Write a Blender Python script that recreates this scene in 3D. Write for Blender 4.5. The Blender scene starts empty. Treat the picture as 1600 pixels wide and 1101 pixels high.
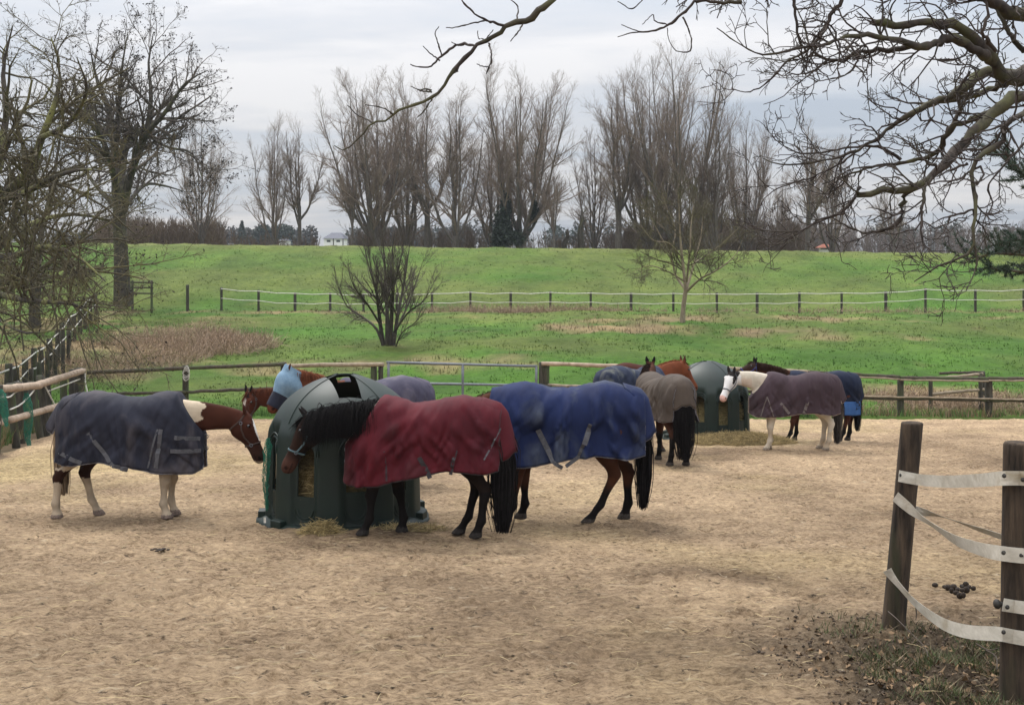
import bpy, math, random
import numpy as np
from mathutils import Vector, Matrix

R = math.radians
C = bpy.context.scene.collection
sc = bpy.context.scene

# ------------------------------------------------------------------ camera
F = 1900.0            # focal length in photo pixels (1600 wide)
HY = 400.0            # photo row of the horizon
CZ = 2.05
SL = 140.0 / 1900.0   # the yard falls away from the camera
cam = bpy.data.cameras.new('camera')
cam.sensor_width = 36.0
cam.lens = F / 1600.0 * 36.0
cam.shift_y = -(550.5 - HY) / 1600.0
cam.clip_start = 0.1
cam.clip_end = 3000
camo = bpy.data.objects.new('camera', cam)
C.objects.link(camo)
camo.location = (0, 0, CZ)
camo.rotation_euler = (R(90), 0, 0)
sc.camera = camo

# ------------------------------------------------------------------ world, sun, exposure
HAZE = True
SUN_EL, SUN_AZ = R(52), R(-25)
w = bpy.data.worlds.new('World'); sc.world = w; w.use_nodes = True
nt = w.node_tree; nt.nodes.clear()
def N(t, **kw):
    n = nt.nodes.new(t)
    for k, v in kw.items(): setattr(n, k, v)
    return n
L = nt.links.new
out = N('ShaderNodeOutputWorld'); bg = N('ShaderNodeBackground')
sky = N('ShaderNodeTexSky', sky_type='NISHITA', sun_disc=False)
sky.sun_elevation = SUN_EL; sky.sun_rotation = SUN_AZ; sky.dust_density = 2.0
tc = N('ShaderNodeTexCoord'); sp = N('ShaderNodeSeparateXYZ'); L(tc.outputs['Generated'], sp.inputs[0])
def M(op, a, b=None, c=None, clamp=False):
    n = N('ShaderNodeMath', operation=op); n.use_clamp = clamp
    for i, v in enumerate((a, b, c)):
        if v is None: continue
        if isinstance(v, (int, float)): n.inputs[i].default_value = v
        else: L(v, n.inputs[i])
    return n.outputs[0]
zc = M('ADD', M('MAXIMUM', sp.outputs['Z'], 0.0), 0.10)
cx = M('DIVIDE', sp.outputs['X'], zc); cy = M('DIVIDE', sp.outputs['Y'], zc)
cmb = N('ShaderNodeCombineXYZ'); L(cx, cmb.inputs[0]); L(cy, cmb.inputs[1])
def noise(scale, detail, rough, vec, dist=0.0):
    n = N('ShaderNodeTexNoise'); n.inputs['Scale'].default_value = scale
    n.inputs['Detail'].default_value = detail; n.inputs['Roughness'].default_value = rough
    n.inputs['Distortion'].default_value = dist; L(vec, n.inputs['Vector']); return n.outputs['Fac']
mp = N('ShaderNodeMapping'); mp.inputs['Scale'].default_value = (0.8, 1.3, 1); mp.inputs['Location'].default_value = (3.1, 0.4, 0); L(cmb.outputs[0], mp.inputs[0])
n1 = noise(0.55, 5, 0.5, mp.outputs[0], 0.4)
n2 = noise(1.9, 6, 0.55, mp.outputs[0], 0.3)
cl = M('ADD', M('MULTIPLY', n1, 0.72), M('MULTIPLY', n2, 0.28))
rp = N('ShaderNodeValToRGB'); L(cl, rp.inputs[0])
e = rp.color_ramp.elements
e[0].position = 0.38; e[0].color = (0.43, 0.48, 0.555, 1)
e[1].position = 0.60; e[1].color = (0.74, 0.73, 0.735, 1)
x_ = rp.color_ramp.elements.new(0.44); x_.color = (0.52, 0.56, 0.62, 1)
x_ = rp.color_ramp.elements.new(0.53); x_.color = (0.62, 0.63, 0.66, 1)
# an overcast sky is brighter overhead than at the horizon
up = M('MULTIPLY_ADD', M('POWER', M('MAXIMUM', sp.outputs['Z'], 0.0), 1.3), 3.9, 1.0)
mul = N('ShaderNodeVectorMath', operation='SCALE'); L(rp.outputs[0], mul.inputs[0]); L(up, mul.inputs['Scale'])
skys = N('ShaderNodeVectorMath', operation='SCALE'); L(sky.outputs[0], skys.inputs[0]); skys.inputs['Scale'].default_value = 0.012
add = N('ShaderNodeVectorMath', operation='ADD'); L(mul.outputs[0], add.inputs[0]); L(skys.outputs[0], add.inputs[1])
L(add.outputs[0], bg.inputs['Color']); bg.inputs['Strength'].default_value = 0.66
L(bg.outputs[0], out.inputs['Surface'])

sun = bpy.data.lights.new('sun', 'SUN'); sun.energy = 1.9; sun.angle = R(15); sun.color = (1.0, 0.96, 0.9)
suno = bpy.data.objects.new('sun', sun); C.objects.link(suno)
suno.rotation_euler = (SUN_EL - R(90), 0, -SUN_AZ)
sc.view_settings.view_transform = 'Standard'; sc.view_settings.look = 'None'
sc.view_settings.exposure = 0.38; sc.view_settings.gamma = 1.0
sc.cycles.max_bounces = 5; sc.cycles.diffuse_bounces = 3; sc.cycles.glossy_bounces = 2
sc.cycles.transparent_max_bounces = 6; sc.cycles.volume_bounces = 0

# ------------------------------------------------------------------ helpers
def lin(r, g, b):
    f = lambda c: (c / 255 / 12.92) if c / 255 <= 0.04045 else ((c / 255 + 0.055) / 1.055) ** 2.4
    return (f(r), f(g), f(b))

_lat = {}
def vn(x, y, seed=0):
    if seed not in _lat: _lat[seed] = np.random.default_rng(seed).random((256, 256))
    T = _lat[seed]
    x = np.asarray(x, float); y = np.asarray(y, float)
    xi = np.floor(x).astype(int); yi = np.floor(y).astype(int)
    fx = x - xi; fy = y - yi
    fx = fx * fx * (3 - 2 * fx); fy = fy * fy * (3 - 2 * fy)
    a = T[xi & 255, yi & 255]; b = T[(xi + 1) & 255, yi & 255]; c = T[xi & 255, (yi + 1) & 255]; d = T[(xi + 1) & 255, (yi + 1) & 255]
    return (a * (1 - fx) + b * fx) * (1 - fy) + (c * (1 - fx) + d * fx) * fy - 0.5
def fbm(x, y, seed=0, o=4, g=0.5):
    s = 0; a = 1.0
    for i in range(o):
        s = s + a * vn(x * 2 ** i + 17.3 * i, y * 2 ** i - 9.1 * i, seed + i); a *= g
    return s

YS = [-60, 0, 33.6, 36, 42, 50, 58, 70, 72.5, 84, 93.5, 96.5, 104, 118, 135, 200, 400, 900, 2500]
ZS = [0, 0, 0, 0.15, 0.8, 1.97, 2.9, 4.1, 4.45, 7.3, 9.75, 10.05, 10.3, 10.6, 11.4, 16.9, 33.0, 70.5, 188.0]
def G(x, y):
    """height of the ground"""
    x = np.asarray(x, float); y = np.asarray(y, float)
    z = np.interp(y, YS, ZS)
    t = np.clip((y - 72) / 23, 0, 1)
    z = z - 0.0115 * (np.clip(x, -60, 60) + 24) * t
    return z - SL * np.maximum(y, 0)
def g(x, y): return float(G(x, y))
def X(px, d): return (px - 800.0) / F * d
def PX(px, py, d): return (X(px, d), d, CZ - (py - HY) / F * d)
def GP(px, d):
    x = X(px, d); return (x, d, g(x, d))

def setp(o, label=None, cat=None, group=None, kind=None):
    if label: o['label'] = label
    if cat: o['category'] = cat
    if group: o['group'] = group
    if kind: o['kind'] = kind
    return o
def empty(name, loc, label=None, cat=None, group=None, rz=0.0, parent=None):
    o = bpy.data.objects.new(name, None); C.objects.link(o); o.location = loc; o.rotation_euler = (0, 0, rz)
    o.empty_display_size = 0.3
    if parent: o.parent = parent
    return setp(o, label, cat, group)

class MB:
    """collects shapes for ONE mesh object"""
    def __init__(s): s.v = []; s.q = []; s.t = []; s.n = 0; s.col = []
    def add(s, v, quads=None, tris=None, col=None):
        v = np.asarray(v, float).reshape(-1, 3)
        if quads is not None and len(quads): s.q.append(np.asarray(quads, int).reshape(-1, 4) + s.n)
        if tris is not None and len(tris): s.t.append(np.asarray(tris, int).reshape(-1, 3) + s.n)
        s.v.append(v); s.n += len(v)
        if col is not None:
            c = np.asarray(col, float)
            s.col.append(np.broadcast_to(c, (len(v), 3)) if c.ndim == 1 else c)
        return s
    def tubes(s, P, Rr, sides=4, col=None, cap=False, ry=None):
        P = np.asarray(P, float); Rr = np.asarray(Rr, float)
        if P.ndim == 2: P = P[None]; Rr = Rr[None]
        if len(P) == 0: return s
        B, K, _ = P.shape
        T = np.gradient(P, axis=1); T /= np.linalg.norm(T, axis=2, keepdims=True) + 1e-9
        ch = P[:, -1] - P[:, 0]; ch /= np.linalg.norm(ch, axis=1, keepdims=True) + 1e-9
        ref = np.where(np.abs(ch[:, 2:3]) < 0.8, np.array([[0, 0, 1.0]]), np.array([[1.0, 0, 0]]))[:, None, :]
        U = np.cross(T, np.broadcast_to(ref, T.shape)); U /= np.linalg.norm(U, axis=2, keepdims=True) + 1e-9
        W = np.cross(T, U)
        a = np.arange(sides) * 2 * np.pi / sides
        r2 = Rr if ry is None else np.broadcast_to(np.asarray(ry, float), Rr.shape)
        V = P[:, :, None] + U[:, :, None] * (np.cos(a)[None, None, :, None] * Rr[:, :, None, None]) + W[:, :, None] * (np.sin(a)[None, None, :, None] * r2[:, :, None, None])
        idx = np.arange(B * K * sides).reshape(B, K, sides)
        nx = np.roll(idx, -1, axis=2)
        q = np.stack([idx[:, :-1], nx[:, :-1], nx[:, 1:], idx[:, 1:]], -1).reshape(-1, 4)
        t = None
        if cap:
            t = []
            for k, rev in ((0, True), (K - 1, False)):
                for j in range(1, sides - 1):
                    tri = np.stack([idx[:, k, 0], idx[:, k, j], idx[:, k, j + 1]], -1)
                    t.append(tri[:, ::-1] if rev else tri)
            t = np.concatenate(t)
        cc = None
        if col is not None:
            cc = np.asarray(col, float)
            if cc.ndim == 2: cc = np.repeat(cc[:, None, :], K * sides, axis=1).reshape(-1, 3)
        return s.add(V.reshape(-1, 3), q, t, cc)
    def box(s, a, b, M_=None, col=None):
        x0, y0, z0 = a; x1, y1, z1 = b
        v = np.array([(x, y, z) for z in (z0, z1) for (x, y) in ((x0, y0), (x1, y0), (x1, y1), (x0, y1))], float)
        if M_ is not None: v = np.array([tuple(M_ @ Vector(p)) for p in v])
        return s.add(v, [(3, 2, 1, 0), (4, 5, 6, 7), (0, 1, 5, 4), (1, 2, 6, 5), (2, 3, 7, 6), (3, 0, 4, 7)], col=col)
    def grid(s, V, closed_u=False, closed_v=False, col=None):
        V = np.asarray(V, float); a, b, _ = V.shape
        idx = np.arange(a * b).reshape(a, b)
        A = idx if not closed_u else np.vstack([idx, idx[:1]])
        if closed_v: A = np.hstack([A, A[:, :1]])
        q = np.stack([A[:-1, :-1], A[1:, :-1], A[1:, 1:], A[:-1, 1:]], -1).reshape(-1, 4)
        return s.add(V.reshape(-1, 3), q, col=None if col is None else np.asarray(col).reshape(-1, 3))
    def ellipsoid(s, c, r, n=10, m=7, M_=None, col=None):
        th = np.linspace(0, np.pi, m + 2)[1:-1]; ph = np.arange(n) * 2 * np.pi / n
        V = np.array([[(r[0] * np.sin(t) * np.cos(p), r[1] * np.sin(t) * np.sin(p), r[2] * np.cos(t)) for p in ph] for t in th]).reshape(-1, 3)
        V = np.vstack([V, [[0, 0, r[2]], [0, 0, -r[2]]]])
        if M_ is not None: V = V @ np.array(M_.to_3x3()).T
        V = V + np.array(c)
        q = [(i * n + j, (i + 1) * n + j, (i + 1) * n + (j + 1) % n, i * n + (j + 1) % n) for i in range(m - 1) for j in range(n)]
        t = [(m * n, j, (j + 1) % n) for j in range(n)] + [(m * n + 1, (m - 1) * n + (j + 1) % n, (m - 1) * n + j) for j in range(n)]
        return s.add(V, q, t, col)
    def build(s, name, mat, parent=None, origin=None, smooth=True):
        V = np.concatenate(s.v) if s.v else np.zeros((0, 3))
        if origin is None and parent is not None and parent.get('_w'): origin = tuple(parent['_w'])
        if origin is not None: V = V - np.array(origin)
        me = bpy.data.meshes.new(name)
        Q = np.concatenate(s.q) if s.q else np.zeros((0, 4), int); T = np.concatenate(s.t) if s.t else np.zeros((0, 3), int)
        me.vertices.add(len(V)); me.vertices.foreach_set('co', V.astype(np.float32).ravel())
        nl = Q.size + T.size; me.loops.add(nl)
        me.loops.foreach_set('vertex_index', np.concatenate([Q.ravel(), T.ravel()]).astype(np.int32))
        me.polygons.add(len(Q) + len(T))
        st = np.concatenate([np.arange(len(Q)) * 4, Q.size + np.arange(len(T)) * 3]).astype(np.int32)
        me.polygons.foreach_set('loop_start', st)
        me.polygons.foreach_set('use_smooth', np.full(len(Q) + len(T), smooth))
        if s.col:
            cc = np.concatenate(s.col); ca = me.color_attributes.new('col', 'FLOAT_COLOR', 'POINT')
            ca.data.foreach_set('color', np.hstack([cc, np.ones((len(cc), 1))]).astype(np.float32).ravel())
        me.update(calc_edges=True); me.validate()
        me.materials.append(mat)
        o = bpy.data.objects.new(name, me); C.objects.link(o)
        if parent is not None: o.parent = parent
        return o
def wempty(name, loc, label, cat, group=None):
    """root whose children are given in world coordinates"""
    o = empty(name, loc, label, cat, group); o['_w'] = list(loc); return o

def smoothpath(pts, n, vals=None):
    """Catmull-Rom resample; vals are extra columns"""
    P = np.asarray(pts, float)
    if vals is not None: P = np.hstack([P, np.asarray(vals, float).reshape(len(P), -1)])
    d = np.concatenate([[0], np.cumsum(np.linalg.norm(np.diff(P[:, :3], axis=0), axis=1))])
    Q = np.vstack([2 * P[0] - P[1], P, 2 * P[-1] - P[-2]])
    out_ = []
    for s_ in np.linspace(0, d[-1], n):
        i = min(np.searchsorted(d, s_, side='right') - 1, len(P) - 2); t = (s_ - d[i]) / (d[i + 1] - d[i] + 1e-9)
        a, b, c, e_ = Q[i], Q[i + 1], Q[i + 2], Q[i + 3]
        out_.append(0.5 * (2 * b + (c - a) * t + (2 * a - 5 * b + 4 * c - e_) * t * t + (3 * b - a - 3 * c + e_) * t ** 3))
    return np.array(out_)

# ------------------------------------------------------------------ materials
def newmat(name):
    m = bpy.data.materials.new(name); m.use_nodes = True
    return m, m.node_tree, m.node_tree.nodes['Principled BSDF']
def mat(name, c1, c2=None, scale=8.0, rough=0.7, bump=0.0, bscale=None, attr=None, stretch=(1, 1, 1), metal=0.0, spec=0.4, coord='Object',
        c3=None, s3=1.5, t3=(0.5, 0.62), detail=6, sheen=0.0, trans=0.0, attvar=0.25):
    m, t, b = newmat(name)
    nd = t.nodes; lk = t.links.new
    co = nd.new('ShaderNodeTexCoord'); mp_ = nd.new('ShaderNodeMapping'); mp_.inputs['Scale'].default_value = stretch
    lk(co.outputs[coord], mp_.inputs[0])
    n = nd.new('ShaderNodeTexNoise'); n.inputs['Scale'].default_value = scale; n.inputs['Detail'].default_value = detail; n.inputs['Roughness'].default_value = 0.65
    lk(mp_.outputs[0], n.inputs['Vector'])
    cr = nd.new('ShaderNodeValToRGB'); cr.color_ramp.elements[0].position = 0.32; cr.color_ramp.elements[1].position = 0.68
    lk(n.outputs['Fac'], cr.inputs[0])
    if attr:
        cr.color_ramp.elements[0].color = (1 - attvar,) * 3 + (1,); cr.color_ramp.elements[1].color = (1 + attvar,) * 3 + (1,)
        at = nd.new('ShaderNodeAttribute'); at.attribute_name = attr
        mx = nd.new('ShaderNodeMix'); mx.data_type = 'RGBA'; mx.blend_type = 'MULTIPLY'; mx.inputs[0].default_value = 1.0
        lk(at.outputs['Color'], mx.inputs[6]); lk(cr.outputs[0], mx.inputs[7]); col = mx.outputs[2]
    else:
        c2 = c2 or tuple(v * 0.75 for v in c1)
        cr.color_ramp.elements[0].color = (*c1, 1); cr.color_ramp.elements[1].color = (*c2, 1); col = cr.outputs[0]
    if c3:
        n3 = nd.new('ShaderNodeTexNoise'); n3.inputs['Scale'].default_value = s3; n3.inputs['Detail'].default_value = 7; n3.inputs['Roughness'].default_value = 0.6; n3.inputs['Distortion'].default_value = 0.6
        lk(mp_.outputs[0], n3.inputs['Vector'])
        r3 = nd.new('ShaderNodeValToRGB'); r3.color_ramp.elements[0].position = t3[0]; r3.color_ramp.elements[1].position = t3[1]
        lk(n3.outputs['Fac'], r3.inputs[0])
        mx = nd.new('ShaderNodeMix'); mx.data_type = 'RGBA'; lk(r3.outputs[0], mx.inputs[0]); lk(col, mx.inputs[6]); mx.inputs[7].default_value = (*c3, 1); col = mx.outputs[2]
    lk(col, b.inputs['Base Color'])
    b.inputs['Roughness'].default_value = rough; b.inputs['Metallic'].default_value = metal
    b.inputs['Specular IOR Level'].default_value = spec
    if sheen: b.inputs['Sheen Weight'].default_value = sheen
    if bump:
        nb = nd.new('ShaderNodeTexNoise'); nb.inputs['Scale'].default_value = bscale or scale * 3; nb.inputs['Detail'].default_value = 5; nb.inputs['Roughness'].default_value = 0.6
        lk(mp_.outputs[0], nb.inputs['Vector'])
        bp = nd.new('ShaderNodeBump'); bp.inputs['Strength'].default_value = min(1.0, bump * 20); bp.inputs['Distance'].default_value = bump
        lk(nb.outputs['Fac'], bp.inputs['Height']); lk(bp.outputs[0], b.inputs['Normal'])
    return m

MAT = dict(
    grassblade=mat('grass_blades', (1, 1, 1), attr='col', scale=0.6, rough=0.6, spec=0.25, coord='Object', attvar=0.15),
    straw=mat('straw', (1, 1, 1), attr='col', scale=3, rough=0.7, spec=0.2, attvar=0.2),
    oldwood=mat('old_wood', lin(74, 70, 60), lin(40, 38, 32), scale=14, rough=0.9, bump=0.006, stretch=(1, 1, 0.2), c3=lin(70, 82, 50), s3=3, t3=(0.52, 0.7)),
    oldrail=mat('weathered_rail', lin(84, 76, 62), lin(48, 44, 38), scale=12, rough=0.9, bump=0.005, c3=lin(64, 72, 44), s3=2.2),
    newrail=mat('peeled_rail', lin(178, 158, 138), lin(138, 120, 102), scale=5, rough=0.75, bump=0.004, c3=lin(110, 88, 68), s3=2.5, t3=(0.58, 0.72)),
    cutrail=mat('bare_rail', lin(158, 145, 124), lin(118, 104, 86), scale=7, rough=0.8, bump=0.003, c3=lin(90, 76, 60), s3=2.0, t3=(0.56, 0.7)),
    galv=mat('galvanised_steel', lin(118, 122, 128), lin(96, 101, 108), scale=20, rough=0.6, metal=0.35, spec=0.5),
    tape=mat('fence_tape', lin(212, 206, 193), lin(182, 175, 160), scale=12, rough=0.5, stretch=(1, 1, 2), c3=lin(150, 134, 104), s3=3.0, t3=(0.55, 0.75), bump=0.0004, bscale=120),
    insul=mat('insulator', lin(60, 56, 50), lin(32, 30, 28), scale=20, rough=0.6),
    white=mat('white_cord', lin(214, 212, 204), lin(176, 172, 160), scale=10, rough=0.6),
    hoof=mat('hoof_horn', lin(70, 62, 55), lin(40, 36, 33), scale=20, rough=0.6),
    net=mat('green_net', lin(34, 118, 92), lin(22, 88, 72), scale=20, rough=0.7),
    cord=mat('pale_cord', lin(180, 170, 140), lin(140, 130, 105), scale=20, rough=0.8),
    dung=mat('dung', lin(50, 38, 26), lin(28, 21, 15), scale=40, rough=0.85, bump=0.006, bscale=90),
)
def barkmat(name, a, b, moss=None, t3=(0.5, 0.66), s3=1.5):
    return mat(name, lin(*a), lin(*b), scale=9, rough=0.9, bump=0.01, bscale=25, stretch=(1, 1, 0.35), c3=lin(*moss) if moss else None, s3=s3, t3=t3)
MAT['poplar'] = barkmat('poplar_bark', (104, 97, 90), (76, 70, 65))
MAT['twig'] = barkmat('poplar_twigs', (140, 124, 110), (106, 93, 82))
MAT['twigbrown'] = barkmat('brown_twigs', (108, 92, 78), (82, 70, 59))
MAT['darkbark'] = barkmat('dark_bark', (72, 66, 56), (42, 38, 33), (84, 84, 56))
MAT['darktwig'] = barkmat('dark_twigs', (92, 82, 72), (60, 53, 47))
MAT['mossbark'] = barkmat('mossy_bark', (70, 62, 54), (38, 34, 30), (112, 112, 66), (0.46, 0.6), 1.1)
MAT['mosstwig'] = barkmat('mossy_twigs', (92, 84, 62), (58, 52, 41), (98, 94, 54))
MAT['greytwig'] = barkmat('grey_branch', (132, 124, 116), (84, 78, 72))
MAT['seeds'] = mat('old_seed_heads', lin(44, 36, 30), lin(28, 23, 20), scale=4, rough=0.9)
MAT['palebark'] = barkmat('pale_bark', (150, 136, 116), (112, 98, 82), (120, 116, 80))

# ------------------------------------------------------------------ terrain
def terrain_mat():
    m, t, b = newmat('field_grass'); nd = t.nodes; lk = t.links.new
    geo = nd.new('ShaderNodeTexCoord')
    at = nd.new('ShaderNodeAttribute'); at.attribute_name = 'col'
    def nz(s, d=6, r=0.6, st=(1, 1, 1)):
        mp_ = nd.new('ShaderNodeMapping'); mp_.inputs['Scale'].default_value = st; lk(geo.outputs['Object'], mp_.inputs[0])
        n = nd.new('ShaderNodeTexNoise'); n.inputs['Scale'].default_value = s; n.inputs['Detail'].default_value = d; n.inputs['Roughness'].default_value = r
        lk(mp_.outputs[0], n.inputs['Vector']); return n.outputs['Fac']
    def ramp(f, a, b_, p=(0.3, 0.7)):
        r = nd.new('ShaderNodeValToRGB'); r.color_ramp.elements[0].position = p[0]; r.color_ramp.elements[1].position = p[1]
        r.color_ramp.elements[0].color = (*a, 1); r.color_ramp.elements[1].color = (*b_, 1); lk(f, r.inputs[0]); return r.outputs[0]
    def mul_(a, b_):
        mx = nd.new('ShaderNodeMix'); mx.data_type = 'RGBA'; mx.blend_type = 'MULTIPLY'; mx.inputs[0].default_value = 1; lk(a, mx.inputs[6]); lk(b_, mx.inputs[7]); return mx.outputs[2]
    c = mul_(at.outputs['Color'], ramp(nz(0.35, 7, 0.65), (0.72, 0.78, 0.7), (1.28, 1.2, 1.2)))
    c = mul_(c, ramp(nz(3.2, 6, 0.75), (0.72, 0.76, 0.7), (1.24, 1.22, 1.2), (0.34, 0.66)))
    lk(c, b.inputs['Base Color']); b.inputs['Roughness'].default_value = 0.9; b.inputs['Specular IOR Level'].default_value = 0.15
    bp = nd.new('ShaderNodeBump'); bp.inputs['Distance'].default_value = 0.12; bp.inputs['Strength'].default_value = 1.0
    lk(nz(4.5, 6, 0.8), bp.inputs['Height']); lk(bp.outputs[0], b.inputs['Normal'])
    return m
def field_color(x, y):
    """plant cover of the field: fresh green, olive on the dike, dead grass patches"""
    a = np.array([0.058, 0.130, 0.016]); b = np.array([0.100, 0.134, 0.030]); dead = np.array([0.26, 0.195, 0.105]); brown = np.array([0.20, 0.15, 0.085])
    t = np.clip((y - 44) / 22, 0, 1); k = np.clip(t * 0.75 + 1.5 * fbm(x * 0.12, y * 0.16, 31, 5), 0, 1)[:, None]
    c = a * (1 - k) + b * k
    c = c * (1 + 0.35 * fbm(x * 0.5, y * 0.25, 41, 4))[:, None]
    nz_ = fbm(x * 0.45, y * 0.4, 51, 5)
    def ell(cx_, cy_, rx, ry): return 1 - np.sqrt(((x - cx_) / rx) ** 2 + ((y - cy_) / ry) ** 2)
    m = np.zeros(len(x))
    for (cx_, cy_, rx, ry, s_) in ((-14.2, 49.5, 3.6, 8, 1.3), (5.8, 55.2, 7.5, 2.6, 1.0), (12.5, 38.0, 4.2, 4.5, 1.1), (-17.5, 46, 3.0, 14, 0.7), (-4.5, 45, 6, 1.6, 0.35),
                                   (14, 62, 18, 2.0, 0.3), (8, 60.5, 9, 2.4, 0.45), (15.5, 53, 3, 1.8, 0.5), (-22, 60, 8, 6, 0.5)):
        m = np.maximum(m, np.clip(ell(cx_, cy_, rx, ry) * s_ * 1.6 + nz_ * 1.5, 0, 1) * (ell(cx_, cy_, rx * 1.25, ry * 1.25) > 0))
    strip = np.clip(1 - np.abs(y - 68.6) / 1.6, 0, 1) * np.clip(0.55 + nz_ * 1.6 + 0.35 * np.exp(-((x + 0.5) / 7) ** 2), 0, 1)
    m = np.maximum(m, strip)
    m = np.maximum(m, np.clip(nz_ * 3.0 - 1.6, 0, 0.35))
    crest = np.clip((y - 92) / 4, 0, 1) * 0.25; m = np.maximum(m, crest)
    q = np.clip(0.5 + fbm(x * 0.9, y * 0.9, 61, 3) * 1.5, 0, 1)[:, None]
    dd = dead * q + brown * (1 - q)
    c = c * (1 - m[:, None]) + dd * m[:, None]
    s_ = (y < 33)[:, None]
    return np.where(s_, np.array([0.20, 0.15, 0.10]), c), m

def build_terrain():
    xs = np.concatenate([-np.geomspace(1500, 50, 22), np.arange(-48, 48.1, 0.4), np.geomspace(50, 1500, 22)])
    ys = np.concatenate([np.arange(-60, 30, 6), np.arange(30, 100, 0.3), np.geomspace(101, 2400, 40)])
    XX, YY = np.meshgrid(xs, ys, indexing='ij')
    Z = G(XX, YY)
    fld = (YY > 34) & (YY < 110)
    Z = Z + np.where(fld, 0.16 * fbm(XX * 0.7, YY * 0.7, 5, 5, 0.6), 0) + np.where(YY > 34, 0.5 * fbm(XX * 0.08, YY * 0.08, 6, 2) * np.clip((YY - 34) / 10, 0, 1) * (YY < 92), 0)
    Z = np.where(YY < 32.5, Z - 0.12, Z)
    c, m = field_color(XX.ravel(), YY.ravel())
    mb = MB(); mb.grid(np.stack([XX, YY, Z], -1), col=c)
    o = mb.build('field', terrain_mat()); setp(o, 'green meadow rising to the grassy dike behind the fences', kind='structure', cat='field')
build_terrain()

def sand_edge(x, y):
    """>0 inside the sand yard"""
    right = 33.9 - y + 0.35 * fbm(x * 0.8, y * 0.0, 71, 3)
    left = (x + 9.55 + np.maximum(y - 22.6, -9) * 0.235) + 0.3 * fbm(y * 0.9, x * 0, 72, 3)
    return np.minimum(right, left)
def sand_h(x, y):
    h = 0.034 * fbm(x * 2.6, y * 2.6, 81, 4, 0.6) + 0.016 * (0.2 - np.abs(fbm(x * 6.5, y * 6.5, 84, 3, 0.6))) + 0.022 * np.maximum(0.12 - np.abs(fbm(x * 3.3 + 5, y * 3.3, 91, 3)), 0) * -4
    h = h + 0.012 * fbm(x * 15, y * 15, 95, 3, 0.7)
    # hoof prints
    cs = 0.24; ix = np.floor(x / cs); iy = np.floor(y / cs); pr = 0
    rr = np.random.default_rng(5).random((4, 128, 128))
    for dx in (-1, 0, 1):
        for dy in (-1, 0, 1):
            a = (ix + dx).astype(int) & 127; b = (iy + dy).astype(int) & 127
            cx_ = (ix + dx + rr[0][a, b]) * cs; cy_ = (iy + dy + rr[1][a, b]) * cs; s_ = 0.05 + 0.04 * rr[2][a, b]; q = ((x - cx_) ** 2 + ((y - cy_) * 0.85) ** 2) / s_ ** 2
            pr = pr + np.clip(rr[3][a, b] * 1.6 - 0.6, 0, 1) * (np.exp(-(q - 1.9) ** 2 * 1.2) * 0.016 - np.exp(-q * 1.1) * 0.042)
    h = h + pr
    mud = mudmask(x, y)
    h = h + mud * (0.075 * fbm(x * 4.5, y * 4.5, 97, 5, 0.65) + 0.012)
    return h
def mudmask(x, y):
    d = np.sqrt(((x - 3.0) / 1.25) ** 2 + ((y - 7.2) / 1.7) ** 2)
    return np.clip(1.45 - d + 0.9 * fbm(x * 1.3, y * 1.3, 98, 4), 0, 1)
def sz(x, y): return float(G(x, y) + 0.035 + sand_h(np.array([float(x)]), np.array([float(y)]))[0])

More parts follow.
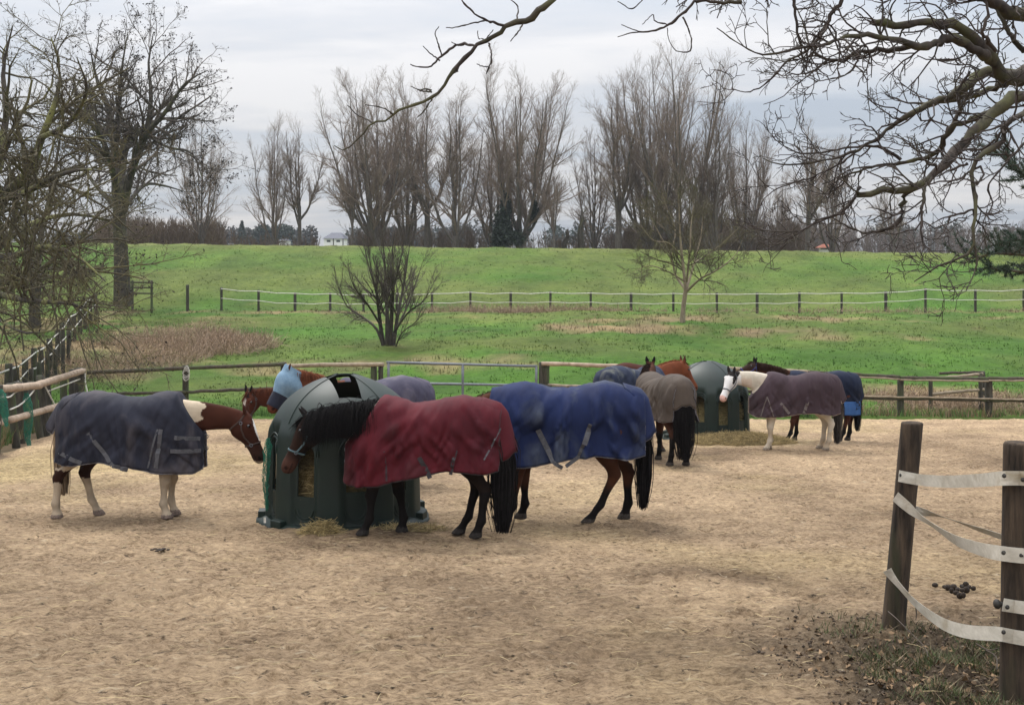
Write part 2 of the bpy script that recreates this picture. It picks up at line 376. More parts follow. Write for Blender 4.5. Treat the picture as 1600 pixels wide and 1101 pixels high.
def sand_mat():
    m, t, b = newmat('yard_sand'); nd = t.nodes; lk = t.links.new
    geo = nd.new('ShaderNodeTexCoord'); at = nd.new('ShaderNodeAttribute'); at.attribute_name = 'col'
    def nz(s, d=6, r=0.6, dist=0.0, st=(1, 1, 1)):
        mp_ = nd.new('ShaderNodeMapping'); mp_.inputs['Scale'].default_value = st; lk(geo.outputs['Object'], mp_.inputs[0])
        n = nd.new('ShaderNodeTexNoise'); n.inputs['Scale'].default_value = s; n.inputs['Detail'].default_value = d; n.inputs['Roughness'].default_value = r; n.inputs['Distortion'].default_value = dist
        lk(mp_.outputs[0], n.inputs['Vector']); return n.outputs['Fac']
    def ramp(f, a, b_, p):
        r = nd.new('ShaderNodeValToRGB'); r.color_ramp.elements[0].position = p[0]; r.color_ramp.elements[1].position = p[1]
        r.color_ramp.elements[0].color = (*a, 1); r.color_ramp.elements[1].color = (*b_, 1); lk(f, r.inputs[0]); return r.outputs[0]
    def mx(a, b_, f=None, bt='MULTIPLY'):
        n = nd.new('ShaderNodeMix'); n.data_type = 'RGBA'; n.blend_type = bt
        if f is None: n.inputs[0].default_value = 1
        else: lk(f, n.inputs[0])
        lk(a, n.inputs[6])
        if isinstance(b_, tuple): n.inputs[7].default_value = (*b_, 1)
        else: lk(b_, n.inputs[7])
        return n.outputs[2]
    c = mx(at.outputs['Color'], ramp(nz(0.55, 6, 0.6), (0.80, 0.79, 0.78), (1.14, 1.14, 1.12), (0.35, 0.65)))
    c = mx(c, ramp(nz(3.5, 6, 0.7), (0.80, 0.78, 0.76), (1.16, 1.16, 1.14), (0.34, 0.64)))
    fine = mx(ramp(nz(19, 8, 0.80, 0.3, (0.8, 1, 1)), (0.30, 0.25, 0.20), (1.34, 1.35, 1.35), (0.35, 0.59)), (1.0, 1.0, 1.0), ramp(nz(1.1, 5, 0.6), (0.0, 0.0, 0.0), (0.35, 0.35, 0.35), (0.40, 0.66)), 'MIX')
    c = mx(c, fine)
    c = mx(c, (0.075, 0.052, 0.034), ramp(nz(12, 7, 0.74, 0.4, (0.8, 1.1, 1)), (0, 0, 0), (0.95, 0.95, 0.95), (0.565, 0.65)), 'MIX')
    c = mx(c, (0.60, 0.50, 0.35), ramp(nz(17, 3, 0.5, 0.8, (0.4, 1, 1)), (0, 0, 0), (0.7, 0.7, 0.7), (0.64, 0.75)), 'MIX')
    lk(c, b.inputs['Base Color']); b.inputs['Roughness'].default_value = 0.92; b.inputs['Specular IOR Level'].default_value = 0.15
    bp = nd.new('ShaderNodeBump'); bp.inputs['Distance'].default_value = 0.07; bp.inputs['Strength'].default_value = 1.0
    lk(nz(17, 8, 0.80), bp.inputs['Height']); lk(bp.outputs[0], b.inputs['Normal'])
    return m
def build_sand():
    ys = 2.5 * np.exp(np.arange(0, math.log(34.6 / 2.5), 0.0042))
    ts = np.concatenate([-np.linspace(2.6, 0.62, 40)[:-1], np.arange(-0.62, 0.62, 0.0028), np.linspace(0.62, 2.6, 40)])
    YY, TT = np.meshgrid(ys, ts, indexing='ij'); XX = TT * YY
    Z = G(XX, YY) + 0.035 + sand_h(XX, YY)
    ed = sand_edge(XX, YY); Z = np.where(ed < 0.5, Z - (0.5 - np.clip(ed, -0.6, 0.5)) * 0.25, Z)
    x = XX.ravel(); y = YY.ravel()
    base = np.array([0.412, 0.302, 0.196]); damp_shade = np.array([0.185, 0.128, 0.080]); mud = np.array([0.105, 0.080, 0.055]); hay = np.array([0.45, 0.345, 0.19])
    dn = fbm(x * 0.5, y * 0.35, 201, 5)
    k = np.clip(dn * 1.6 - 0.12, 0, 0.7)
    def blob(px, d, rx, ry, s_=1.0):
        return np.clip(1.3 - np.sqrt(((x - X(px, d)) / rx) ** 2 + ((y - d) / ry) ** 2), 0, 1) * s_ * np.clip(0.65 + 1.8 * fbm(x * 1.4, y * 1.1, 207, 4), 0, 1.2)
    for a in ((1110, 10.0, 1.15, 1.15, 1.5), (1000, 13.3, 2.6, 0.8, 0.5), (580, 12.9, 2.4, 1.1, 0.7), (150, 14.2, 2.2, 0.7, 0.55), (1190, 23.3, 3.5, 1.2, 0.5), (980, 8.2, 1.4, 0.8, 0.45),
              (250, 8.0, 1.6, 0.5, 0.35), (870, 14.4, 3.0, 0.6, 0.5)):
        k = np.maximum(k, blob(*a))  # damp patches, plus contact shade painted into the sand under the horses
    k = np.clip(k, 0, 1)[:, None]
    c = base * (1 - k) + damp_shade * k
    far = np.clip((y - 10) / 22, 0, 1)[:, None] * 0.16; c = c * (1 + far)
    hm = np.clip(1.3 - np.sqrt(((x + 8.0) / 3.4) ** 2 + ((y - 20.6) / 4.2) ** 2) + 0.8 * fbm(x, y, 211, 4), 0, 1)
    hm = np.maximum(hm, np.clip(1.2 - np.sqrt(((x - 4.9) / 1.8) ** 2 + ((y - 25.6) / 1.4) ** 2) + 0.6 * fbm(x * 2, y * 2, 212, 3), 0, 1) * 0.8)
    hm = np.maximum(hm, np.clip(fbm(x * 0.35, y * 0.35, 213, 4) * 1.4 - 0.1, 0, 0.5))
    c = c * (1 - hm[:, None]) + hay * hm[:, None]
    mm = mudmask(x, y)[:, None]; c = c * (1 - mm) + mud * mm
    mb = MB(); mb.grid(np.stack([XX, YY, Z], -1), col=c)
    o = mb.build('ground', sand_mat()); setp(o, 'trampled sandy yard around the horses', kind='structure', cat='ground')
build_sand()

rng = np.random.default_rng(7)
def blades(mb, x, y, z, h, wd, col, lean=0.5, rg=rng):
    n = len(x); a = rg.uniform(0, 2 * np.pi, n); l = rg.uniform(0, lean, n) * h; b = rg.uniform(0, 2 * np.pi, n)
    p0 = np.stack([x - np.cos(a) * wd, y - np.sin(a) * wd, z], -1); p1 = np.stack([x + np.cos(a) * wd, y + np.sin(a) * wd, z], -1)
    p2 = np.stack([x + np.cos(b) * l, y + np.sin(b) * l, z + h], -1)
    V = np.stack([p0, p1, p2], 1).reshape(-1, 3); mb.add(V, tris=np.arange(3 * n).reshape(-1, 3), col=np.repeat(col, 3, axis=0))
def build_grass():
    n = 36000
    d = 34.0 * np.exp(rng.uniform(0, 1, n) * math.log(97 / 34.0)); x = rng.uniform(-0.56, 0.56, n) * d
    keep = (vn(x * 0.9, d * 0.9, 301) + 0.6 * vn(x * 3, d * 3, 302)) > -0.12
    x, d = x[keep], d[keep]
    c, m = field_color(x, d)
    k = 3
    xx = np.repeat(x, k) + rng.normal(0, 0.07, len(x) * k); yy = np.repeat(d, k) + rng.normal(0, 0.07, len(x) * k)
    h = rng.uniform(0.04, 0.11, len(xx)) * (1 + 1.3 * np.repeat(m, k)); cc = np.repeat(c, k, axis=0) * rng.uniform(0.78, 1.28, (len(xx), 1))
    z = G(xx, yy) + np.where(yy < 110, 0.16 * fbm(xx * 0.7, yy * 0.7, 5, 5, 0.6), 0) + 0.5 * fbm(xx * 0.08, yy * 0.08, 6, 2) * np.clip((yy - 34) / 10, 0, 1) * (yy < 92) - 0.02
    mb = MB(); blades(mb, xx, yy, z, h, rng.uniform(0.012, 0.03, len(xx)) * np.sqrt(yy / 40), cc, 0.9)
    o = mb.build('grass', MAT['grassblade'], smooth=False); setp(o, 'grass tufts scattered all over the green meadow', 'grass', kind='stuff')
    # edge of yard: taller grass along the back fence
    n = 9000; x = rng.uniform(-13, 24, n); y = 34.15 + np.abs(rng.normal(0, 0.5, n)); c = np.array([0.075, 0.15, 0.03]) * rng.uniform(0.6, 1.3, (n, 1))
    br = (np.abs(x - 12.3) < 3.0) & (rng.random(n) < 0.6); c = np.where(br[:, None], np.array([0.22, 0.155, 0.09]), c)
    mb = MB(); blades(mb, x, y, G(x, y), rng.uniform(0.08, 0.32, n), 0.012, c, 0.7)
    n = 5000; y = rng.uniform(16, 36, n); x = -9.8 - np.maximum(y - 22.6, -9) * 0.235 - np.abs(rng.normal(0, 0.5, n)); c = np.array([0.07, 0.12, 0.03]) * rng.uniform(0.5, 1.3, (n, 1))
    br = rng.random(n) < 0.4; c = np.where(br[:, None], np.array([0.20, 0.15, 0.08]), c)
    blades(mb, x, y, G(x, y), rng.uniform(0.1, 0.4, n), 0.012, c, 0.8)
    o = mb.build('long_grass', MAT['grassblade'], smooth=False); setp(o, 'longer grass fringe along the edge of the sandy yard', 'grass', kind='stuff')
    # by the near posts
    n = 22000; x = rng.normal(2.85, 0.50, n); y = rng.normal(7.2, 0.75, n); kp = (fbm(x * 2.2, y * 2.2, 305, 3) > -0.02) & ((x > 2.15) | (np.hypot(x - 2.64, y - 8.7) < 0.25)) ; x, y = x[kp], y[kp]
    z = G(x, y) + 0.03 + sand_h(x, y)
    c = np.array([0.055, 0.075, 0.024]) * rng.uniform(0.5, 1.5, (len(x), 1)); dd = rng.random(len(x)) < 0.42; c = np.where(dd[:, None], np.array([0.16, 0.12, 0.07]) * rng.uniform(0.4, 1.5, (len(x), 1)), c)
    mb = MB(); blades(mb, x, y, z - 0.005, rng.uniform(0.02, 0.09, len(x)), rng.uniform(0.002, 0.005, len(x)), c, 1.6)
    o = mb.build('trodden_grass', MAT['grassblade'], smooth=False); setp(o, 'sparse trodden grass in the mud round the near tape fence posts', 'grass', kind='stuff')
build_grass()

def build_straw():
    mb = MB()
    n = 9000; d = 5.0 * np.exp(rng.uniform(0, 1, n) * math.log(33 / 5.0)); x = rng.uniform(-0.55, 0.55, n) * d
    near = sum(np.exp(-(((x - X(px, dd)) / s1) ** 2 + ((d - dd) / s2) ** 2)) for px, dd, s1, s2 in ((540, 13.2, 1.4, 0.8), (1140, 25.4, 2.0, 1.2), (60, 19, 3, 3.5), (620, 12.8, 1.0, 0.8)))
    keep = rng.random(n) < 0.22 + 0.78 * near; x, d = x[keep], d[keep]; n = len(x)
    keep = sand_edge(x, d) > 0.3; x, d = x[keep], d[keep]; n = len(x)
    a = rng.normal(0, 0.8, n); l = rng.uniform(0.015, 0.09, n); z = G(x, d) + 0.037 + sand_h(x, d)
    t = rng.uniform(-0.25, 0.25, n)
    P = np.stack([np.stack([x - np.cos(a) * l, d - np.sin(a) * l, z - t * l * 0.3 + 0.004], -1), np.stack([x, d, z + 0.006 + 0.01 * rng.random(n)], -1), np.stack([x + np.cos(a) * l, d + np.sin(a) * l, z + t * l * 0.3 + 0.004], -1)], 1)
    c = np.array([0.48, 0.38, 0.21]) * rng.uniform(0.45, 1.25, (n, 1))
    mb.tubes(P, np.tile(np.array([0.0018, 0.0022, 0.0012]), (n, 1)) * (d[:, None] / 12) ** 0.5, 3, col=c)
    o = mb.build('straw', MAT['straw']); setp(o, 'loose straw and hay wisps scattered over the sandy yard', 'straw', kind='stuff')
    # dark clods
    mb = MB(); n = 3800
    d = 5.0 * np.exp(rng.uniform(0, 1, n) * math.log(30 / 5.0)); x = rng.uniform(-0.55, 0.55, n) * d
    keep = (fbm(x * 0.8, d * 0.8, 401, 3) > 0.05) & (sand_edge(x, d) > 0.5); x, d = x[keep], d[keep]; n = len(x)
    z = G(x, d) + 0.037 + sand_h(x, d); s_ = rng.uniform(0.003, 0.013, n)
    base = np.array([(1, 0, 0), (0, 1, 0), (-1, 0, 0), (0, -1, 0), (0, 0, 0.8), (0, 0, -0.8)], float)
    s_ = s_ * (0.35 + 1.3 * rng.random(n) ** 3); V = base[None] * np.array([1.5, 1.0, 0.55]) * s_[:, None, None] * rng.uniform(0.4, 1.6, (n, 6, 1)) + np.stack([x, d, z + s_ * 0.2], -1)[:, None]
    tr = np.array([(0, 1, 4), (1, 2, 4), (2, 3, 4), (3, 0, 4), (1, 0, 5), (2, 1, 5), (3, 2, 5), (0, 3, 5)])
    T = (tr[None] + (np.arange(n) * 6)[:, None, None]).reshape(-1, 3)
    mb.add(V.reshape(-1, 3), tris=T, col=np.repeat(np.array([0.13, 0.095, 0.06]) * rng.uniform(0.4, 1.6, (n, 1)), 6, axis=0))
    n = 2600; x = rng.normal(2.7, 0.75, n); d = rng.normal(7.2, 0.85, n); kp = (mudmask(x, d) > 0.3); x, d = x[kp], d[kp]; n = len(x)
    z = G(x, d) + 0.037 + sand_h(x, d); s_ = rng.uniform(0.003, 0.016, n)
    V = base[None] * s_[:, None, None] * rng.uniform(0.6, 1.4, (n, 6, 1)) + np.stack([x, d, z + s_ * 0.2], -1)[:, None]
    mb.add(V.reshape(-1, 3), tris=(tr[None] + (np.arange(n) * 6)[:, None, None]).reshape(-1, 3), col=np.repeat(np.array([0.07, 0.05, 0.034]) * rng.uniform(0.4, 1.7, (n, 1)), 6, axis=0))
    n = 1500; x = rng.normal(2.75, 0.6, n); d = rng.normal(7.2, 0.75, n); kp = mudmask(x, d) > 0.2; x, d = x[kp], d[kp]; n = len(x)
    z = G(x, d) + 0.045 + sand_h(x, d); a = rng.uniform(0, 6.28, n); l = rng.uniform(0.008, 0.03, n); w_ = l * rng.uniform(0.3, 0.7, n); tz = rng.normal(0, 0.012, (n, 4))
    ca, sa = np.cos(a), np.sin(a)
    V = np.stack([np.stack([x + ca * l, d + sa * l, z + tz[:, 0]], -1), np.stack([x - sa * w_, d + ca * w_, z + tz[:, 1]], -1), np.stack([x - ca * l, d - sa * l, z + tz[:, 2]], -1), np.stack([x + sa * w_, d - ca * w_, z + tz[:, 3]], -1)], 1).reshape(-1, 3)
    mb.add(V, np.arange(4 * n).reshape(-1, 4), col=np.repeat(np.array([0.17, 0.11, 0.06]) * rng.uniform(0.3, 1.5, (n, 1)), 4, axis=0))
    o = mb.build('soil_crumbs', MAT['straw']); setp(o, 'dark crumbs of soil and dung strewn over the sand', 'soil', kind='stuff')
build_straw()

# ------------------------------------------------------------------ horses
def nrm(v): v = np.asarray(v, float); return v / (np.linalg.norm(v) + 1e-9)
def section_loft(mb, st, n=20):
    """st: list of (centre, up, side, hu, hd, w)"""
    a = np.arange(n) * 2 * np.pi / n
    rings = []
    for c, u, s_, hu, hd, w_ in st:
        cs, sn = np.cos(a), np.sin(a)
        hh = np.where(sn > 0, hu, hd)
        rings.append(np.array(c)[None] + (np.sign(cs) * np.abs(cs) ** 0.9 * w_)[:, None] * np.array(s_)[None] + (sn * hh)[:, None] * np.array(u)[None])
    V = np.array(rings); k = len(V); mb.grid(V, closed_v=True)
    # caps
    for r_, rev in ((V[0], 0), (V[-1], 1)):
        c = r_.mean(0); vv = np.vstack([r_, c]); t = [(i, (i + 1) % n, n) for i in range(n)]
        if rev: t = [(b, a_, c_) for a_, b, c_ in t]
        mb.add(vv, tris=t)

TORSO = [(-.83, 1.27, 1.08, .07), (-.79, 1.36, 1.00, .14), (-.70, 1.44, .92, .215), (-.60, 1.485, .88, .255), (-.45, 1.51, .86, .28), (-.25, 1.48, .83, .275), (-.05, 1.43, .79, .29), (.15, 1.42, .77, .285), (.30, 1.475, .78, .25),
         (.42, 1.50, .80, .225), (.54, 1.44, .85, .215), (.66, 1.36, .91, .19), (.76, 1.24, .98, .14), (.82, 1.16, 1.03, .07)]
TT = np.array(TORSO)
def ttop(x): return np.interp(x, TT[:, 0], TT[:, 1])
def twid(x): return np.interp(x, TT[:, 0], TT[:, 3])
FRONT = [(.52, .13, 1.08, .13, .09), (.46, .155, .90, .105, .075), (.44, .15, .78, .085, .062), (.44, .145, .62, .062, .05), (.445, .14, .50, .05, .044), (.45, .14, .44, .05, .046), (.44, .14, .38, .036, .033), (.435, .14, .28, .030, .027),
         (.435, .14, .21, .034, .032), (.43, .14, .17, .042, .038), (.445, .14, .125, .034, .033), (.465, .14, .08, .037, .036), (.475, .14, .055, .047, .045), (.485, .14, .0, .060, .056)]
HIND = [(-.50, .12, 1.20, .21, .13), (-.50, .145, 1.02, .215, .125), (-.49, .155, .90, .165, .105), (-.51, .15, .80, .12, .08), (-.57, .145, .69, .082, .058), (-.65, .135, .60, .058, .044), (-.70, .13, .53, .055, .042), (-.70, .13, .46, .044, .037),
        (-.685, .13, .38, .036, .032), (-.675, .13, .28, .034, .030), (-.67, .13, .21, .038, .034), (-.665, .13, .175, .045, .040), (-.645, .13, .125, .036, .034), (-.625, .13, .08, .039, .037), (-.615, .13, .055, .048, .046), (-.60, .13, .0, .060, .056)]
LEGK = 1.34
def leg_pts(base, dx, side, kb=0.0, lift=0.0, dy=0.0):
    out_ = []
    for (x, y, z, rx, ry) in base:
        t = np.clip((1.05 - z) / 1.05, 0, 1)
        zz = z + lift * np.clip((0.6 - z) / 0.6, 0, 1)
        kf = LEGK * (1.06 if z > .3 else 1.0); out_.append((x + dx * t ** 1.15 + kb * math.exp(-((z - 0.48) / 0.2) ** 2), side * (y + dy * t), zz, rx * kf, ry * kf))
    return out_

HEADK = 1.14
HEAD = [(a, b * HEADK, c * HEADK, d * HEADK) for a, b, c, d in [(-.06, .045, .07, .045), (0, .075, .115, .07), (.08, .09, .15, .088), (.18, .092, .178, .098), (.28, .088, .178, .098), (.38, .082, .15, .082), (.50, .072, .108, .064), (.62, .066, .088, .056), (.74, .064, .08, .054),
        (.84, .066, .08, .06), (.93, .056, .072, .055), (.985, .036, .05, .04), (1.01, .012, .018, .015)]]

def horse(label, loc, rz, H=1.0, poll=(1.2, 0, 1.45), muz=(.35, 0, -.5), legs=((0, 0), (0, 0), (0, 0), (0, 0)), coat=None, rug=None, mane=None, tail=None, halter=None, mask=None,
          headlen=.60, ears='fwd', group='horses wearing rugs around the hay feeders', neckw=1.0, slope=False, tailc=(.012, .010, .009), earc=None, seed=1, grade=None, eyes=True, neckpitch=0.0, voxel=.014, hoofc=None, hair_n=1.0, bodyh=1.0):
    rg = np.random.default_rng(seed)
    root = empty('horse', loc, label, 'horse', group, rz=rz); root.scale = (H, H, H)
    # the ground falls/rises along the body
    ca, sa = math.cos(rz), math.sin(rz)
    def gz(x, y):
        wx = loc[0] + H * (x * ca - y * sa); wy = loc[1] + H * (x * sa + y * ca)
        return (g(wx, wy) + 0.045 - loc[2]) / H
    gslope = (gz(.5, 0) - gz(-.65, 0)) / 1.15
    mb = MB()
    U = np.array([0, 0, 1.]); S = np.array([0, 1., 0])
    section_loft(mb, [((x, 0, (a + b) / 2 + gslope * x), U, S, (a - b) / 2, (a - b) / 2, wd) for x, a, b, wd in [tuple(r) for r in smoothpath([(r[0], r[1], r[2]) for r in TORSO], 34, [r[3] for r in TORSO])]], 28)
    for i, base in enumerate((FRONT, FRONT, HIND, HIND)):
        side = 1 if i % 2 == 0 else -1
        a = legs[i]; lp = leg_pts(base, a[0], side, a[1], a[2] if len(a) > 2 else 0, a[3] if len(a) > 3 else 0)
        gx, gy = lp[-1][0], lp[-1][1]; dz = gz(gx, gy)
        arr = np.array(lp); arr[:, 2] += dz * np.clip((1.0 - arr[:, 2]) / 1.0, 0, 1) + gslope * arr[:, 0] * np.clip(arr[:, 2], 0, 1)
        sp_ = smoothpath(arr[:, :3], 44, arr[:, 3:])
        mb.tubes(sp_[:, :3], sp_[:, 4], 14, ry=sp_[:, 3][None], cap=True) if False else None
        rings = []
        th = np.arange(14) * 2 * np.pi / 14
        for r_ in sp_:
            rings.append(np.stack([r_[0] + np.cos(th) * r_[3], r_[1] + np.sin(th) * r_[4], np.full(14, r_[2])], -1))
        Vr = np.array(rings); mb.grid(Vr, closed_v=True)
        for rr_ in (Vr[0], Vr[-1]):
            mb.add(np.vstack([rr_, rr_.mean(0)]), tris=[(k, (k + 1) % 14, 14) for k in range(14)])
        # hock point
        if base is HIND:
            hx = arr[6]; mb.ellipsoid((hx[0] - .035, hx[1], hx[2] + .045), (.028, .026, .055), 8, 5)
    # neck
    poll = np.array(poll, float); poll[2] += gslope * .6
    h = nrm(muz); hh = nrm((h[0], h[1], 0)) if abs(h[0]) + abs(h[1]) > 1e-3 else np.array([1., 0, 0])
    hs = nrm(np.cross(U, hh)); hn = np.cross(h, hs)
    b0 = np.array([.46, 0, 1.215 + gslope * .4]); b1 = np.array([.74, 0, 1.25 + (poll[2] - 1.2) * .35 + neckpitch]); b2 = poll - .28 * nrm((max(poll[0] - .6, .1), poll[1], (poll[2] - 1.25) * .8)) * 1.0 - np.array([0, 0, .0]); b3 = poll + .03 * h - .045 * hn
    stn = []
    for t in np.linspace(0, 1, 16):
        c = (1 - t) ** 3 * b0 + 3 * (1 - t) ** 2 * t * b1 + 3 * (1 - t) * t * t * b2 + t ** 3 * b3
        d = nrm(3 * (1 - t) ** 2 * (b1 - b0) + 6 * (1 - t) * t * (b2 - b1) + 3 * t * t * (b3 - b2))
        s_ = nrm(np.cross(U, d)) if abs(d[2]) < .95 else hs
        u_ = np.cross(d, s_)
        hu = np.interp(t, [0, .3, .7, 1], [.25, .19, .145, .115]) * neckw; hd = np.interp(t, [0, .3, .7, 1], [.28, .215, .165, .13]) * neckw
        stn.append((c, u_, s_, hu, hd, np.interp(t, [0, .4, 1], [.145, .10, .078]) * neckw))
    section_loft(mb, stn, 18)
    # head
    section_loft(mb, [(poll + h * t * headlen, hn, hs, hu, hd, w_) for t, hu, hd, w_ in [tuple(r) for r in smoothpath([(r[0], r[1], r[2]) for r in HEAD], 26, [r[3] for r in HEAD])]], 18)
    for s_ in (-1, 1):   # brow
        mb.ellipsoid(poll + h * .20 * headlen + hn * .062 + hs * s_ * .084, (.035, .03, .03), 8, 5)
    # ears
    for s_ in (-1, 1):
        e0 = poll + h * .0 * headlen + hn * .055 + hs * s_ * .05
        ed = nrm({'fwd': hn * .95 - h * .45 + hs * s_ * .22, 'back': hn * .35 - h * 1.0 + hs * s_ * .35, 'side': hn * .8 - h * .4 + hs * s_ * .8, 'up': U * 1.0 + hs * s_ * .22 - hh * .0}[ears])
        es = nrm(np.cross(ed, hn if ears != 'fwd' else h)); eu = np.cross(es, ed)
        k = [(0, .030), (.035, .038), (.075, .036), (.11, .025), (.14, .012), (.15, .006)]
        section_loft(mb, [(e0 + ed * a, eu, es, r_ * .62, r_ * .62, r_) for a, r_ in k], 10)
    tmp = mb.build('tmp', MAT['hoof'])
    md = tmp.modifiers.new('r', 'REMESH'); md.mode = 'VOXEL'; md.voxel_size = voxel
    sm = tmp.modifiers.new('s', 'SMOOTH'); sm.factor = .5; sm.iterations = 4
    dg = bpy.context.evaluated_depsgraph_get(); ev = tmp.evaluated_get(dg)
    me = bpy.data.meshes.new_from_object(ev); bpy.data.objects.remove(tmp)
    nv = len(me.vertices); co = np.empty(nv * 3, np.float32); me.vertices.foreach_get('co', co); co = co.reshape(-1, 3).astype(float)
    me.polygons.foreach_set('use_smooth', np.ones(len(me.polygons), bool))
    rel = co - poll; ht = rel @ h / headlen; hup = rel @ hn; hsd = rel @ hs
    ishead = (ht > -.04) & (ht < 1.1) & (np.abs(hup) < .23) & (np.abs(hsd) < .16) & (np.linalg.norm(rel, axis=1) < headlen * 1.1)
    ground = np.array(gz(0, 0)) + 0
    zl = co[:, 2] - np.vectorize(lambda x_, y_: gz(x_, y_))(co[:, 0], co[:, 1]) if abs(gslope) > .005 else co[:, 2] - gz(0, 0)
    isear = (hup > .08) & (ht < .13) & (ht > -.4) & (np.linalg.norm(rel, axis=1) < .26)
    col = coat(co[:, 0], co[:, 1], co[:, 2], zl, ht, hup, hsd, ishead, isear, rg)
    # nostril, mouth, hooves
    nos = ishead & (np.hypot((ht - .90) * headlen, (hup - .005)) < .022) & (np.abs(hsd) > .03); col[nos] *= .25
    mo = ishead & (ht > .78) & (np.abs(hup + .04 + (ht - .78) * .02) < .007); col[mo] *= .4
    hf = (zl < .058); col[hf] = np.array(hoofc if hoofc is not None else (.05, .042, .036)) * (1 + .2 * rg.normal(size=(hf.sum(), 1)))
    ca_ = me.color_attributes.new('col', 'FLOAT_COLOR', 'POINT'); ca_.data.foreach_set('color', np.hstack([np.clip(col, 0, 1), np.ones((nv, 1))]).astype(np.float32).ravel())
    me.materials.clear(); me.materials.append(MAT['coat']); me.name = 'body'
    body = bpy.data.objects.new('body', me); C.objects.link(body); body.parent = root
    if eyes:
        for s_ in (-1, 1):
            e_ = MB(); e_.ellipsoid(poll + h * .23 * headlen + hn * .048 + hs * s_ * .101, (.022, .021, .021), 12, 8); e_.build('eye', MAT['eye'], root)
    # mane: hair strands along the crest
    def strands(starts, dirs, lens, cols, name, mt, w0=.007, sag=1.0, K=5, out_=None, par=root):
        n = len(starts); P = np.zeros((n, K, 3)); P[:, 0] = starts; d = np.array(dirs, float)
        for k in range(1, K):
            d = d + np.array([0, 0, -sag]) * .45 + rg.normal(0, .07, (n, 3)); d /= np.linalg.norm(d, axis=1, keepdims=True)
            P[:, k] = P[:, k - 1] + d * (lens / (K - 1))[:, None]
        Rr = np.linspace(1, .25, K)[None] * w0 * rg.uniform(.6, 1.3, (n, 1))
        m_ = MB(); m_.tubes(P, Rr, 3, col=cols, ry=Rr * .5); return m_.build(name, mt, par)
    if mane:
        side, n_, ln, mc, fl = mane['side'], int(2.4 * mane['n'] * hair_n), mane['len'], mane['col'], mane.get('forelock', .5)
        ts = rg.uniform(mane.get('t0', .3), 1.0, n_) * 15; i = np.minimum(ts.astype(int), 14); f = (ts - i)[:, None]
        cc = np.array([q[0] + q[1] * q[3] * .93 for q in stn]); ss = np.array([q[2] for q in stn])
        st_ = cc[i] * (1 - f) + cc[i + 1] * f; sd = ss[i] * side
        st_ = st_ + sd * rg.uniform(-.02, .035, (n_, 1)) + rg.normal(0, .008, (n_, 3))
        dirs = sd * rg.uniform(.3, 1.0, (n_, 1)) + np.array([0, 0, .35]) + rg.normal(0, .15, (n_, 3))
        if mane.get('both'): dirs = np.where(rg.random((n_, 1)) < .4, dirs - 2 * sd * .6, dirs)
        cols = np.array(mc) * rg.uniform(.6, 1.5, (n_, 1))
        strands(st_, dirs, ln * rg.uniform(.55, 1.15, n_), cols, 'mane', MAT['hair'], w0=.0065, sag=mane.get('sag', 1.0), K=7)
        if fl:
            m = int(60 * fl); st_ = poll + hn * .075 + hs * rg.uniform(-.04, .04, (m, 1)) + h * rg.uniform(-.03, .03, (m, 1))
            strands(st_, h * 1.0 + hn * .6 + rg.normal(0, .12, (m, 3)), .22 * rg.uniform(.5, 1.1, m), np.array(mc) * rg.uniform(.6, 1.4, (m, 1)), 'forelock', MAT['hair'], w0=.007, sag=.25)
    if tail:
        n_ = int(620 * hair_n); ln = tail['len']; t0 = np.array([-.80, 0, 1.33 + gslope * -.8])
        st_ = t0 + rg.normal(0, 1, (n_, 3)) * np.array([.012, .022, .02]); K = 9; P = np.zeros((n_, K, 3)); tt = np.linspace(0, 1, K)
        off = rg.normal(0, 1, (n_, 2)); 
        zt = 1.33 - ln; lenf = 1 - .42 * rg.random(n_) ** 1.8
        for k, t in enumerate(tt):
            wk = np.interp(t, [0, .15, .45, .8, 1], [.018, .03, .052, .055, .032]) * tail.get('w', 1.0)
            P[:, k, 0] = t0[0] - np.interp(t, [0, .08, .3, .45, 1], [-.03, .01, .03, .07, .04]) + tail.get('dx', 0) * t + off[:, 0] * wk * .8
            P[:, k, 1] = off[:, 1] * wk + tail.get('dy', 0) * t; P[:, k, 2] = t0[2] + .02 * math.sin(min(t * 8, 3.14)) - ln * t * lenf
        P += np.cumsum(rg.normal(0, .003, P.shape), axis=1)
        cols = np.array(tail['col'])[None] * rg.uniform(.5, 2.6, (n_, 1))
        m_ = MB(); m_.tubes(P, np.linspace(1, .45, K)[None] * .0075 * np.ones((n_, 1)), 3, col=cols); m_.build('tail', MAT['hair'], root)
    # halter
    if halter:
        hc = halter if isinstance(halter, str) else 'halter'
        def hring(t, extra=.006, a0=0, a1=2 * np.pi, tilt=0.0, n=26):
            pts = []
            for a in np.linspace(a0, a1, n):
                tt_ = t + tilt * math.sin(a); q = [np.interp(tt_, [r[0] for r in HEAD], [r[k] for r in HEAD]) for k in (1, 2, 3)]
                c_, s_ = math.cos(a), math.sin(a)
                pts.append(poll + h * tt_ * headlen + hs * np.sign(c_) * abs(c_) ** .9 * (q[2] + extra) + hn * s_ * ((q[0] if s_ > 0 else q[1]) + extra))
            return np.array(pts)
        hb = MB()
        for pts in (hring(.60, tilt=.02), hring(.06, tilt=-.10)):
            hb.tubes(pts, np.full(len(pts), .004), 6, ry=np.full(len(pts), .012))
        for s_ in (-1, 1):
            pts = np.array([poll + h * t * headlen + hs * s_ * (np.interp(t, [r[0] for r in HEAD], [r[3] for r in HEAD]) + .008) - hn * dn for t, dn in ((.12, .02), (.25, .045), (.40, .055), (.52, .035), (.60, .02))])
            hb.tubes(pts, np.full(5, .004), 6, ry=np.full(5, .011))
        ho = hb.build('halter', MAT[hc], root)
